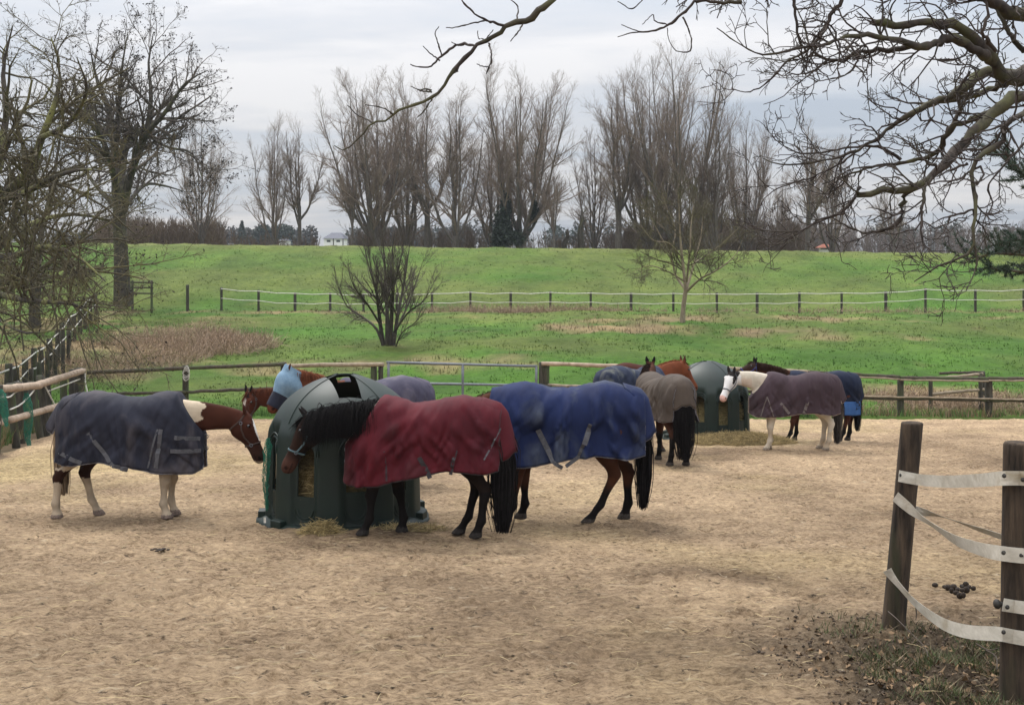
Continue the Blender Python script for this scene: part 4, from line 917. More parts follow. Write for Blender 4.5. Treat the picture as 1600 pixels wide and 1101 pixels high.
def feeder(px, d, rot, label, seed=1, NW=9):
    x0, y0, z0 = GP(px, d); z0 += .035
    # top follows the yard's slope: the feeder leans with the ground
    root = wempty('hay_feeder', (x0, y0, z0), label, 'hay feeder', 'green hay feeders in the yard')
    R0 = .90; Hh = 1.70
    rows = [(0.0, .90), (.04, .90), (.10, .885), (.25, .88), (.45, .875), (.65, .87), (.85, .865), (1.00, .855), (1.08, .845), (1.16, .82), (1.25, .775), (1.34, .715), (1.42, .64), (1.50, .54), (1.57, .42), (1.62, .31), (1.665, .18), (1.685, .09), (1.69, .0)]
    rows = smoothpath([(z, r, 0) for z, r in rows], 54)
    nth = 240; th = np.arange(nth) * 2 * np.pi / nth
    def rad(r, z, a, inner=0):
        ph = np.cos(NW * (a - rot)); rec = 1 / (1 + np.exp(-ph * 9)) ; k = np.clip((1.18 - z) / .12, 0, 1) * np.clip(z / .08, 0, 1)
        return np.maximum(r - .045 * k * rec + .02 * k * (1 - rec) - inner, .0)
    outer = np.array([[((rad(r[1], r[0], a)) * math.sin(a), -(rad(r[1], r[0], a)) * math.cos(a), r[0]) for a in th] for r in rows])
    inner = np.array([[((rad(r[1], r[0], a, .018)) * math.sin(a), -(rad(r[1], r[0], a, .018)) * math.cos(a), min(r[0], 1.69 - .018)) for a in th] for r in rows])
    outer += np.array([x0, y0, z0]); inner += np.array([x0, y0, z0])
    mb = MB(); k = len(rows); n = nth
    V = np.concatenate([outer.reshape(-1, 3), inner.reshape(-1, 3)]); idx = np.arange(2 * k * n).reshape(2 * k, n); nx_ = np.roll(idx, -1, 1)
    q = [np.stack([idx[:k - 1], nx_[:k - 1], nx_[1:k], idx[1:k]], -1).reshape(-1, 4), np.stack([idx[k:-1], idx[k + 1:], nx_[k + 1:], nx_[k:-1]], -1).reshape(-1, 4),
         np.stack([idx[0], idx[k], nx_[k], nx_[0]], -1).reshape(-1, 4)]
    mb.add(V, np.concatenate(q)); shell = mb.build('shell', MAT['plastic'], root)
    import bmesh
    bm = bmesh.new(); bm.from_mesh(shell.data); bmesh.ops.remove_doubles(bm, verts=bm.verts, dist=.0008); bmesh.ops.recalc_face_normals(bm, faces=bm.faces); bm.to_mesh(shell.data); bm.free()
    # cut the feeding windows and the open wedge in the roof
    cut = MB(); wins = []
    for i in range(NW):
        a = rot + i * 2 * math.pi / NW; lo, hi, hw = (.46, 1.00, .115) if i % 2 else (.40, .97, .105)
        er = np.array([math.sin(a), -math.cos(a), 0]); et = np.array([math.cos(a), math.sin(a), 0])
        prof = [(-hw, lo), (hw, lo), (hw, hi - hw)] + [(hw * math.cos(t), hi - hw + hw * math.sin(t)) for t in np.linspace(0, math.pi, 9)[1:-1]] + [(-hw, hi - hw)]
        Va = [np.array([x0, y0, z0]) + er * rr_ + et * u + np.array([0, 0, z]) for rr_ in (.6, 1.1) for u, z in prof]; m_ = len(prof)
        cut.add(Va, [(j, (j + 1) % m_, m_ + (j + 1) % m_, m_ + j) for j in range(m_)], [(0, j + 1, j) for j in range(1, m_ - 1)] + [(m_, m_ + j, m_ + j + 1) for j in range(1, m_ - 1)])
        wins.append((a, lo, hi, hw, er, et))
    wd = [(.02, -.58), (.27, -.53), (.09, .03), (-.24, .0)]
    if seed == 2: wd = [(-.24, .0), (-.04, -.12), (-.02, .1), (-.2, .14)]
    cut.add([(x0 + u, y0 + v, z0 + z) for z in (1.3, 1.9) for u, v in wd], [(0, 3, 2, 1), (4, 5, 6, 7), (0, 1, 5, 4), (1, 2, 6, 5), (2, 3, 7, 6), (3, 0, 4, 7)])
    back = [(-.14, .28), (.02, .28), (.02, .46), (-.14, .46)]
    cut.add([(x0 + u, y0 + v, z0 + z) for z in (1.3, 1.9) for u, v in back], [(0, 3, 2, 1), (4, 5, 6, 7), (0, 1, 5, 4), (1, 2, 6, 5), (2, 3, 7, 6), (3, 0, 4, 7)])
    co_ = cut.build('cut', MAT['plastic'], root)
    bm = bmesh.new(); bm.from_mesh(co_.data); bmesh.ops.recalc_face_normals(bm, faces=bm.faces); bm.to_mesh(co_.data); bm.free()
    bo = shell.modifiers.new('b', 'BOOLEAN'); bo.operation = 'DIFFERENCE'; bo.solver = 'EXACT'; bo.object = co_
    dg = bpy.context.evaluated_depsgraph_get(); me = bpy.data.meshes.new_from_object(shell.evaluated_get(dg)); shell.modifiers.clear(); shell.data = me; me.name = 'shell'
    bpy.data.objects.remove(co_)
    if not len(me.materials): me.materials.append(MAT['plastic'])
    try: me.set_sharp_from_angle(angle=R(35))
    except Exception: pass
    # arch mouldings over the windows, rings below, base flange with feet
    for a, lo, hi, hw, er, et in wins:
        m_ = MB(); o_ = np.array([x0, y0, z0])
        for e_, r_ in ((.045, .013), (.085, .010)):
            w2 = hw + e_; pts = [(-w2, lo + .05)] + [(-w2, lo + (hi - hw - lo) * t) for t in (.5, .95)] + [(w2 * math.cos(t), hi - hw + w2 * math.sin(t)) for t in np.linspace(math.pi, 0, 13)] + [(w2, lo + (hi - hw - lo) * t) for t in (.95, .5)] + [(w2, lo + .05)]
            P = np.array([o_ + er * (rad(.868, z, a + math.asin(u / .86)) * math.cos(math.asin(u / .86)) + .002) + et * u + np.array([0, 0, z]) for u, z in pts]); m_.tubes(P, np.full(len(P), r_), 6)
        m_.build('window_moulding', MAT['plastic'], root)
        m_ = MB()
        for rr_ in (.10, .135):
            P = np.array([o_ + er * (rad(.882, .2, a + math.asin(u / .87)) * math.cos(math.asin(u / .87)) + .001) + et * u + np.array([0, 0, .26 + z]) for u, z in [(rr_ * math.cos(t), rr_ * math.sin(t)) for t in np.linspace(-math.pi, 0, 13)]]); m_.tubes(P, np.full(13, .008), 6)
        m_.build('embossed_ring', MAT['plastic'], root)
    m_ = MB(); prof = [(.86, .09), (.90, .085), (.955, .055), (.985, .03), (.99, -.03), (.90, -.05), (.86, .0)]
    aa = np.linspace(0, 2 * np.pi, 121)[:-1]
    Vb = np.array([[(x0 + (r + (.022 * (1 if math.cos(NW * (a - rot)) < -.2 else 0) if r > .93 else 0)) * math.sin(a), y0 - (r + (.022 * (1 if math.cos(NW * (a - rot)) < -.2 else 0) if r > .93 else 0)) * math.cos(a), z0 + z) for r, z in prof] for a in aa])
    m_.grid(Vb, closed_u=True, closed_v=True); m_.build('base_flange', MAT['plastic'], root)
    for i in range(NW):
        a = rot + (i + .5) * 2 * math.pi / NW; Mx = Matrix.Translation((x0, y0, z0)) @ Matrix.Rotation(a, 4, 'Z')
        m_ = MB(); m_.box((-.09, -.985, .0), (.09, -.86, .13), Mx); o2 = m_.build('foot_block', MAT['plastic'], root, smooth=False); b_ = o2.modifiers.new('b', 'BEVEL'); b_.width = .012; b_.segments = 2
    # panel seams on the dome
    m_ = MB()
    for i in range(4):
        a = math.radians(48 if seed == 1 else -150) + i * math.pi / 2; P = np.array([(x0 + (r[1] + .001) * math.sin(a), y0 - (r[1] + .001) * math.cos(a), z0 + r[0]) for r in rows if r[0] > 1.16 and r[1] > .12])
        m_.tubes(P, np.full(len(P), .010), 6)
    m_.build('dome_seam', MAT['plastic'], root)
    return root, (x0, y0, z0)
rt1, c1 = feeder(538, 14.2, math.radians(-23), 'green plastic hay feeder with domed roof beside the maroon rugged pony', 1)
rt2, c2 = feeder(1106, 26.45, math.radians(14), 'green plastic hay feeder with domed roof behind the taupe and white horses', 2, NW=10)
m_ = MB(); m_.box((c1[0] - .80, c1[1] - .49 - .20, c1[2] + .10), (c1[0] - .775, c1[1] - .49 - .195 - .01, c1[2] + .16)); m_.build('tag', MAT['white'], rt1, smooth=False)
hay_heap('hay_bale', 'hay inside the nearest green feeder', (c1[0], c1[1]), .70, .70, .95, 9000, 3, zfun=lambda x, y: np.full(np.shape(x), c1[2] + .03), colr=(.27, .205, .095), lstr=.09)
hay_heap('hay_bale', 'hay inside the far green feeder', (c2[0], c2[1]), .70, .70, .98, 7000, 4, zfun=lambda x, y: np.full(np.shape(x), c2[2] + .03), colr=(.34, .28, .13), lstr=.09)
hx = GP(1150, 25.35); hay_heap('hay_pile', 'spread pile of hay on the sand in front of the far feeder', (hx[0], hx[1]), 1.15, .75, .20, 7000, 5, low=True, colr=(.30, .23, .11), lstr=.12)
hx = GP(500, 13.05); hay_heap('hay_wisp', 'small wisp of hay at the foot of the nearest feeder', (hx[0], hx[1]), .20, .12, .12, 350, 6, low=True, colr=(.34, .26, .12), lstr=.12)
hx = GP(640, 13.35); hay_heap('hay_wisp', 'thin hay scraps near the right foot of the nearest feeder', (hx[0], hx[1]), .42, .16, .045, 380, 8, low=True, colr=(.36, .28, .14), lstr=.10)

def hay_net(label, path, w0, w1, seed, mt='net', name='hay_net', group=None, dens=26, thick=.004):
    """a slack knotted net hanging in folds; path from top to bottom in world coordinates"""
    rg = np.random.default_rng(seed); P = smoothpath(path, dens); mb = MB(); n = 12
    V = np.zeros((dens, n, 3))
    for i in range(dens):
        wd = np.interp(i / (dens - 1), [0, .15, .6, 1], [w0 * .35, w0, (w0 + w1) / 2, w1 * .4])
        for j in range(n):
            a = j * 2 * math.pi / n; V[i, j] = P[i, :3] + np.array([math.cos(a) * wd, math.sin(a) * wd * .45, 0]) + rg.normal(0, .008, 3)
    lines = []
    for j in range(n):
        for s_ in (1, -1):
            lines.append([V[i, (j + s_ * (i // 1) + (0)) % n] * .5 + V[i, (j + s_ * i) % n] * .5 for i in range(dens)])
    mb.tubes(np.array(lines), np.full((len(lines), dens), thick), 4); o = mb.build(name, MAT[mt]); setp(o, label, 'net', group); return o
c = np.array(c1)
def onwall(a, z, off=.03): return (c[0] + (.87 + off) * math.sin(a), c[1] - (.87 + off) * math.cos(a), c[2] + z)
hay_net('empty green hay net hanging from the left window of the nearest feeder', [onwall(-1.10, 1.0), onwall(-1.09, .8, .05), onwall(-1.12, .5, .06), onwall(-1.10, .2, .05)], .042, .022, 5, thick=.0022)
mbx = MB(); mbx.tubes(np.array([onwall(.94, .55), onwall(.93, .40, .05), onwall(.95, .2, .05), onwall(.945, .08, .06)]), np.full(4, .006), 5); o = mbx.build('cord', MAT['cord']); setp(o, 'frayed pale cord dangling on the right side of the nearest feeder', 'cord')

# ------------------------------------------------------------------ fences
def rail(mb, a, b, r=.05, n=14, sag=.0, seed=0, wob=.006):
    a = np.array(a, float); b = np.array(b, float); rg = np.random.default_rng(seed); t = np.linspace(0, 1, n)[:, None]
    P = a * (1 - t) + b * t; P[:, 2] -= sag * 4 * (t * (1 - t))[:, 0]; P[1:-1] += rg.normal(0, wob, (n - 2, 3)) * np.array([.3, .3, 1])
    mb.tubes(P, r * (1 + rg.normal(0, .05, n)), 9, cap=True)
def post(mb, p, h, r=.08, lean=(0, 0), sides=10, square=False, seed=0):
    rg = np.random.default_rng(seed); z0 = p[2] - .3; K = 7; t = np.linspace(0, 1, K)
    P = np.stack([p[0] + lean[0] * t * h, p[1] + lean[1] * t * h, z0 + (h + .3) * t], -1)
    rr = r * (1 + rg.normal(0, .03, K)); P = np.vstack([P, P[-1] + [0, 0, .008]]); rr = np.append(rr, r * .82)
    mb.tubes(P, rr, sides, cap=True)

# back fence of the yard; photo rows give the heights of its rails
def back_fence():
    yb = 34.35
    def W(px, py, d=yb): return PX(px, py, d)
    f = wempty('wooden_fence', W(300, 655), 'weathered two rail wooden fence behind the slate rugged horse', 'fence', 'wooden yard fences')
    d0, d1 = 33.0, 34.4
    def dd(px): return np.interp(px, [120, 440], [d0, d1])
    seq = [(136, 582, 290, 575), (290, 575, 443, 569)]
    for i, (a, b, c_, e_) in enumerate(seq):
        m = MB(); rail(m, W(a, b, dd(a)), W(c_, e_, dd(c_)), .052, seed=i); m.build('rail', MAT['oldrail'], f)
    for i, (a, b, c_, e_) in enumerate([(133, 616, 290, 612), (290, 612, 440, 606)]):
        m = MB(); rail(m, W(a, b, dd(a)), W(c_, e_, dd(c_)), .045, seed=i + 5); m.build('rail', MAT['oldrail'], f)
    for px, top in ((290, 571), (443, 566)):
        x, y, z = W(px, top, dd(px) + .12); m = MB(); post(m, (x, y, g(x, y)), z - g(x, y), .085, seed=px); m.build('post', MAT['oldwood'], f)
    m = MB(); rg = np.random.default_rng(2); cc = np.array(W(291, 580, dd(290) - .1))
    for k in range(5):
        t = np.linspace(0, 2 * np.pi, 12); m.tubes(cc + np.stack([.09 * np.cos(t) + rg.normal(0, .01, 12), rg.normal(0, .02, 12), .14 * np.sin(t) - .05 * k * .6 + rg.normal(0, .01, 12)], -1), np.full(12, .008), 4)
    m.build('tied_rope', MAT['white'], f)
    f2 = wempty('wooden_fence', W(520, 655), 'short run of pale peeled rails between the weathered fence and the metal gate', 'fence', 'wooden yard fences')
    m = MB(); rail(m, W(448, 571), W(600, 569), .06, seed=21); m.build('rail', MAT['cutrail'], f2)
    m = MB(); rail(m, W(448, 606), W(598, 604), .05, seed=22); m.build('rail', MAT['cutrail'], f2)
    for px, top, w_ in ((584, 572, .09), (595, 571, .07)):
        x, y, z = W(px, top, yb + .12); m = MB(); post(m, (x, y, g(x, y)), z - g(x, y), w_, seed=px); m.build('post', MAT['oldwood'], f2)
    # gate
    gt = wempty('metal_gate', W(720, 655), 'grey galvanised two panel field gate between pale wooden rails', 'gate')
    for (a, b, c_, e_, nm) in ((604, 566, 840, 572, 'rail'), (604, 598, 838, 602, 'rail'), (604, 632, 838, 636, 'rail')):
        m = MB(); rail(m, W(a, b), W(c_, e_), .036, n=4, wob=0); m.build(nm, MAT['galv'], gt)
    for px in (607, 723, 838):
        t_ = np.interp(px, [604, 840], [566, 572]); m = MB(); rail(m, W(px, t_), W(px, t_ + 70), .036, n=4, wob=0); m.build('upright', MAT['galv'], gt)
    # right hand fence
    f3 = wempty('wooden_fence', W(1000, 655), 'pale peeled rail fence between the metal gate and the far feeder', 'fence', 'wooden yard fences')
    for px, top, w_ in ((846, 566, .08), (853, 567, .10)):
        x, y, z = W(px, top, yb + .12); m = MB(); post(m, (x, y, g(x, y)), z - g(x, y), w_, seed=px); m.build('post', MAT['oldwood'], f3)
    m = MB(); rail(m, W(846, 568), W(990, 572), .06, seed=31); m.build('rail', MAT['newrail'], f3)
    m = MB(); rail(m, W(856, 601), W(1000, 608), .045, seed=32); m.build('rail', MAT['cutrail'], f3)
    m = MB(); rail(m, W(832, 601, yb - .1), W(862, 603, yb - .1), .03, n=5, seed=33); m.build('latch', MAT['oldrail'], f3)
    f4 = wempty('wooden_fence', W(1450, 655), 'dark weathered rail fence with pale strips along the right side of the yard', 'fence', 'wooden yard fences')
    m = MB(); rail(m, W(984, 572), W(1130, 576), .055, seed=34); m.build('rail', MAT['oldrail'], f4)
    m = MB(); rail(m, W(1125, 575), W(1265, 581), .055, seed=35); m.build('rail', MAT['cutrail'], f4)
    for i, (a, b, c_, e_) in enumerate([(1262, 581, 1406, 589), (1406, 590, 1545, 592), (1545, 591, 1700, 593), (1700, 593, 1860, 596)]):
        m = MB(); rail(m, W(a, b), W(c_, e_), .055, seed=40 + i); m.build('rail', MAT['oldrail'], f4)
        m = MB(); rail(m, W(a, b + 3.2, yb - .06), W(c_, e_ + 3.2, yb - .06), .026, seed=50 + i); m.build('pale_strip', MAT['cutrail'], f4)
    for i, (a, b, c_, e_) in enumerate([(1000, 607, 1180, 612), (1180, 612, 1340, 620), (1340, 621, 1545, 625), (1545, 625, 1700, 628), (1700, 628, 1860, 631)]):
        m = MB(); rail(m, W(a, b), W(c_, e_), .045, seed=60 + i); m.build('rail', MAT['oldrail'], f4)
        m = MB(); rail(m, W(a, b - 2.2, yb - .05), W(c_, e_ - 2.2, yb - .05), .024, seed=70 + i); m.build('pale_strip', MAT['cutrail'], f4)
    for px, top, w_ in ((1000, 571, .08), (1130, 575, .08), (1262, 580, .08), (1407, 591, .09), (1545, 590, .10), (1700, 592, .09), (1850, 594, .09)):
        x, y, z = W(px, top, yb + .12); m = MB(); post(m, (x, y, g(x, y)), z - g(x, y), w_, seed=px); m.build('post', MAT['oldwood'], f4)
    # small wooden frame beyond
    jf = wempty('timber_barrier', PX(1490, 630, 35.6), 'low rough timber frame with two slanting rails just beyond the right fence', 'timber frame')
    def V(px, py, d=35.6): return PX(px, py, d)
    for px, a in ((1454, 588), (1532, 583), (1536, 581)):
        x, y, z = V(px, a, 35.6 if px != 1536 else 36.3); m = MB(); post(m, (x, y, g(x, y)), z - g(x, y), .06, seed=px); m.build('post', MAT['oldwood'], jf)
    for i, (a, b, c_, e_, mt) in enumerate([(1452, 592, 1536, 584, 'cutrail'), (1452, 616, 1538, 608, 'cutrail'), (1452, 591, 1560, 604, 'oldrail')][:2]):
        m = MB(); rail(m, V(a, b), V(c_, e_), .045, seed=80 + i); m.build('rail', MAT[mt], jf)
    m = MB(); rail(m, V(1468, 583, 36.4), V(1538, 581, 36.4), .04, seed=90); m.build('rail', MAT['oldrail'], jf)
back_fence()

# left yard fence coming toward the camera, corner at photo (125, 580)
def left_fence():
    f = wempty('wooden_fence', GP(60, 27), 'left yard fence of thick pale peeled logs on dark leaning posts', 'fence', 'wooden yard fences')
    pts = {'c': (127, 32.9), 'a': (-10, 23.5)}
    def W(px, py, d): return PX(px, py, d)
    m = MB(); rail(m, W(130, 579, 32.8), W(57, 602, 27.6), .085, seed=1); m.build('rail', MAT['newrail'], f)
    m = MB(); rail(m, W(62, 602, 27.6), W(-40, 612, 23.2), .085, seed=2); m.build('rail', MAT['newrail'], f)
    m = MB(); rail(m, W(-40, 612, 23.2), W(-260, 640, 18.0), .085, seed=3); m.build('rail', MAT['newrail'], f)
    m = MB(); rail(m, W(128, 617, 32.8), W(96, 633, 29.5), .06, seed=4); m.build('rail', MAT['newrail'], f)
    m = MB(); rail(m, W(105, 630, 30), W(15, 656, 24.8), .075, seed=5); m.build('rail', MAT['newrail'], f)
    m = MB(); rail(m, W(8, 658, 24.8), W(-260, 690, 18.0), .075, seed=6); m.build('rail', MAT['newrail'], f)
    for i, (px, d, top, r, lx) in enumerate([(127, 32.7, 578, .13, 0), (118, 33.1, 580, .12, 0), (102, 31.4, 588, .085, -.02), (76, 29.6, 594, .085, -.10), (66, 28.7, 590, .09, -.14), (52, 28.2, 600, .085, -.22), (32, 27, 600, .10, -.05),
                                         (20, 25.8, 603, .085, -.12), (3, 24.4, 606, .07, .05), (-30, 23.4, 607, .09, 0), (-140, 20.6, 620, .09, 0), (-250, 18.1, 634, .09, 0)]):
        x, y, z = PX(px, top, d); x -= .05; gz_ = g(x, y); m = MB(); post(m, (x - lx * (z - gz_), y, gz_), z - gz_ + .05, r, lean=(lx, 0), seed=i); m.build('post', MAT['oldwood'], f)
    # white tape zigzag
    tp = MB()
    for a in ([(125, 592, 32.6), (102, 601, 31.2), (75, 611, 29.4)], [(70, 602, 28.4), (88, 637, 28.9)], [(60, 600, 28), (47, 617, 26.6), (32, 632, 26), (15, 640, 25)], [(0, 620, 24), (15, 620, 25), (25, 612, 26), (45, 604, 27)], [(133, 583, 32.6), (134, 600, 32.5), (137, 614, 32.4)]):
        P = np.array([PX(*q) for q in a]); P = smoothpath(P, 9)[:, :3]; tp.tubes(P, np.full(9, .018), 5)
    tp.build('white_tape', MAT['white'], f)
    hay_net('green hay net with orange leftovers hanging from the log rail by the slate rugged horse', [PX(41, 614, 26.3), PX(45, 650, 26.2), PX(43, 680, 26.1), PX(47, 700, 26.0)], .10, .07, 8, group='green nets on the left fence', dens=30)
    hay_net('green hay net hanging at the left edge of the photo', [PX(0, 608, 23.6), PX(6, 640, 23.5), PX(10, 665, 23.4)], .10, .06, 9, group='green nets on the left fence', dens=26)
left_fence()

# lane fence running back along the left, white tape on close dark posts
def lane_fence():
    f = wempty('tape_fence', GP(60, 40), 'long white tape fence on close set dark posts climbing beside the left trees', 'fence', 'tape fences')
    def base(t):  # t 0..1 from near to far
        px = np.interp(t, [0, .25, .5, .75, 1], [-40, 22, 78, 116, 150]); d = np.interp(t, [0, .25, .5, .75, 1], [30, 35.5, 43, 51, 63]); return px, d
    rg = np.random.default_rng(4); tops = []
    for i, t in enumerate(np.concatenate([np.linspace(-.1, 1, 19)])):
        px, d = base(t) if t >= 0 else (-110, 27); x, y, z = GP(px, d); h = 1.32 + rg.normal(0, .07); m = MB(); post(m, (x, y, z), h, .085 + .02 * rg.random(), lean=(rg.normal(0, .03), 0), seed=i); m.build('post', MAT['oldwood'], f); tops.append((x, y, z))
        if 5 < i < 12: m = MB(); post(m, (x + .28, y + .4, g(x + .28, y + .4)), h * .9, .07, seed=i + 50); m.build('post', MAT['oldwood'], f)
    for hh in (1.28, .82):
        m = MB(); P = np.array([(x + .1, y - .1, z + hh + rg.normal(0, .04)) for x, y, z in tops]); m.tubes(P, np.full(len(P), .014), 4, ry=np.full(len(P), .03)); m.build('tape', MAT['white'], f)
lane_fence()

def dike_fence():
    f = wempty('tape_fence', GP(800, 70), 'thin two strand white tape fence across the foot of the grassy dike', 'fence', 'tape fences')
    pts = [(293, 445, 472), (346, 449, 475), (404, 453, 483), (461, 457, 484), (516, 457, 486), (568, 458, 486), (620, 457, 486), (675, 457, 486), (735, 455, 484), (798, 456, 484), (860, 455, 483), (923, 456, 484), (986, 457, 484), (1052, 457, 485), (1120, 457, 486), (1183, 457, 487), (1249, 456, 486), (1315, 456, 486), (1384, 455, 486), (1446, 450, 484), (1524, 452, 485), (1600, 451, 484), (1680, 450, 484), (1760, 450, 484)]
    tops = []
    for i, (px, top, bot) in enumerate(pts):
        d = 69.5; x = X(px, d); gz_ = g(x, d); z = CZ - (top - HY) / F * d; m = MB(); post(m, (x, d, gz_), z - gz_, .075 if i % 3 else .09, sides=6, seed=i); m.build('post', MAT['oldwood'], f)
        tops.append((x, d - .12, z, px))
    rg = np.random.default_rng(5)
    T = [t for t in tops if t[3] >= 346]
    for dz, r_ in ((-.06, .019), (-.60, .016)):
        m = MB(); P = []
        for a, b in zip(T[:-1], T[1:]):
            for k in (0, .5): P.append((a[0] * (1 - k) + b[0] * k, a[1], a[2] * (1 - k) + b[2] * k + dz - (.05 if k else 0) + rg.normal(0, .012)))
        m.tubes(np.array(P), np.full(len(P), r_ * .5), 4, ry=np.full(len(P), r_ * 1.25)); m.build('tape', MAT['white'], f)
    s = wempty('stile', GP(224, 69), 'small wooden stile of two posts and two rails beside the big left tree', 'stile')
    for px in (207, 237):
        x, y, z = PX(px, 438, 69); gz_ = g(x, y); m = MB(); post(m, (x, y, gz_), z - gz_, .07, sides=8, seed=px); m.build('post', MAT['oldwood'], s)
    for b in (441, 449, 458):
        m = MB(); rail(m, PX(204, b, 69), PX(240, b + .5, 69), .045, n=4, wob=0); m.build('rail', MAT['oldrail'], s)
dike_fence()

# near posts with electric tape, bottom right
def near_fence():
    f = wempty('tape_fence', GP(1480, 8), 'near fence of two mossy posts with sagging white electric tapes', 'fence', 'tape fences')
    p1 = np.array(PX(1395, 990, 8.66)); p1[2] = g(p1[0], p1[1]); top1 = np.array(PX(1425, 662, 8.66)); h1 = top1[2] - p1[2]
    def roughpost(p, top, r, seed, n=24, K=40):
        rg = np.random.default_rng(seed); t = np.linspace(-.2, 1, K); th = np.arange(n) * 2 * np.pi / n
        V = np.zeros((K, n, 3)); prof = 1 + .10 * fbm(np.cos(th) * 1.5 + seed, np.sin(th) * 1.5, seed, 3)
        for i, tt in enumerate(t):
            c_ = p + (top - p) * tt; rr = r * prof * (1 + .035 * fbm(th * 5, tt * 14 + 0 * th, seed + 1, 3)) * (1.03 - .06 * tt)
            V[i] = c_ + np.stack([rr * np.cos(th), rr * np.sin(th), 0 * th], -1)
        cap = [V[-1], (V[-1] - V[-1].mean(0)) * .93 + V[-1].mean(0) + [0, 0, .010], (V[-1] - V[-1].mean(0)) * .5 + V[-1].mean(0) + [0, 0, .016], (V[-1] - V[-1].mean(0)) * .02 + V[-1].mean(0) + [0, 0, .012]]
        mb = MB(); mb.grid(np.concatenate([V, np.array(cap[1:])]), closed_v=True); return mb
    roughpost(p1, top1, .080, 3).build('post', MAT['nearpost'], f)
    d2 = 6.9; p2 = np.array(PX(1587, 1105, d2)); p2[2] = g(p2[0], p2[1]); top2 = np.array(PX(1592, 694, d2)); roughpost(p2, top2, .087, 5).build('post', MAT['nearpost'], f)
    d3 = 6.2; 
    def tape(pts, w, name='tape', n=40, tw=None):
        P = smoothpath([p[:3] for p in pts], n, [p[3] if len(p) > 3 else 0 for p in pts]); V = np.zeros((n, 3, 3)); T = np.gradient(P[:, :3], axis=0); T /= np.linalg.norm(T, axis=1, keepdims=True)
        for i in range(n):
            a = P[i, 3]; vz = np.array([0, 0, 1.]) ; vz = vz - T[i] * (vz @ T[i]); vz /= np.linalg.norm(vz); b = np.cross(T[i], vz); dv = vz * math.cos(a) + b * math.sin(a)
            V[i, 0] = P[i, :3] + dv * w; V[i, 1] = P[i, :3]; V[i, 2] = P[i, :3] - dv * w
        m = MB(); m.grid(V); o = m.build(name, MAT['tape'], f, smooth=False); q = o.modifiers.new('t', 'SOLIDIFY'); q.thickness = .0012; return o
    r1 = 8.56; r2 = 6.80
    def p(px, py, d, tw=0): return (*PX(px, py, d), tw)
    e = 1700
    tape([p(1404, 743, r1 - .04, -.1), p(1436, 749, r1 - .01), p(1480, 752, 8.1, .15), p(1530, 750, 7.5, .1), p(1566, 747, r2 + .02), p(1600, 747, r2 - .02), p(e, 752, 6.1)], .040)
    tape([p(1399, 775, r1 - .0, .2), p(1420, 793, r1 - .08, .1), p(1450, 815, 8.25, .7), p(1490, 842, 7.8, .4), p(1530, 857, 7.3, .2), p(1564, 864, r2 + .02), p(1600, 868, r2 - .04), p(e, 876, 6.1)], .042)
    tape([p(1399, 788, r1 + .16, .0), p(1428, 797, r1 + .1, .1), p(1470, 806, 8.6, 1.2), p(1540, 830, 8.3, .8), p(1640, 860, 7.8, .5), p(1800, 880, 7.0)], .036)
    tape([p(1386, 890, r1 - .06, .5), p(1400, 908, r1 - .10, .35), p(1430, 942, 8.2, .3), p(1470, 972, 7.7, .1), p(1510, 986, 7.25), p(1562, 990, r2 + .02), p(1600, 997, r2 - .04), p(e, 1010, 6.1)], .040)
    tape([p(1567, 944, r2 - .02), p(1600, 949, r2 - .04), p(e, 960, 6.1)], .036, n=12)
    for px, py, d in ((1569, 743, r2), (1598, 749, r2), (1568, 863, r2), (1596, 867, r2), (1574, 948, r2), (1568, 987, r2 + .01), (1406, 742, r1)):
        c_ = np.array(PX(px, py, d - .03)); m = MB(); m.ellipsoid(c_, (.013, .010, .013), 8, 5); m.tubes(np.array([c_, c_ + [0, -.016, 0]]), np.array([.006, .006]), 6, cap=True); m.build('insulator', MAT['insul'], f)
    c_ = np.array(PX(1558, 943, 6.86)); m = MB(); m.ellipsoid(c_, (.022, .03, .028), 8, 5); m.tubes(np.array([c_, c_ + [.05, 0, 0]]), np.array([.012, .012]), 6); m.build('insulator', MAT['insul'], f)
    # next post of the run, just outside the frame, keeps the tapes up
    p3 = np.array(PX(e + 10, 1200, 6.15)); p3[2] = g(p3[0], p3[1]); top3 = p3 + np.array([0, 0, 1.5]); roughpost(p3, top3, .085, 7).build('post', MAT['nearpost'], f)
MAT['nearpost'] = mat('mossy_post_wood', lin(84, 70, 56), lin(22, 18, 15), scale=22, rough=.95, bump=.02, bscale=30, stretch=(1, 1, .12), c3=lin(52, 50, 34), s3=5, t3=(.52, .70))
near_fence()

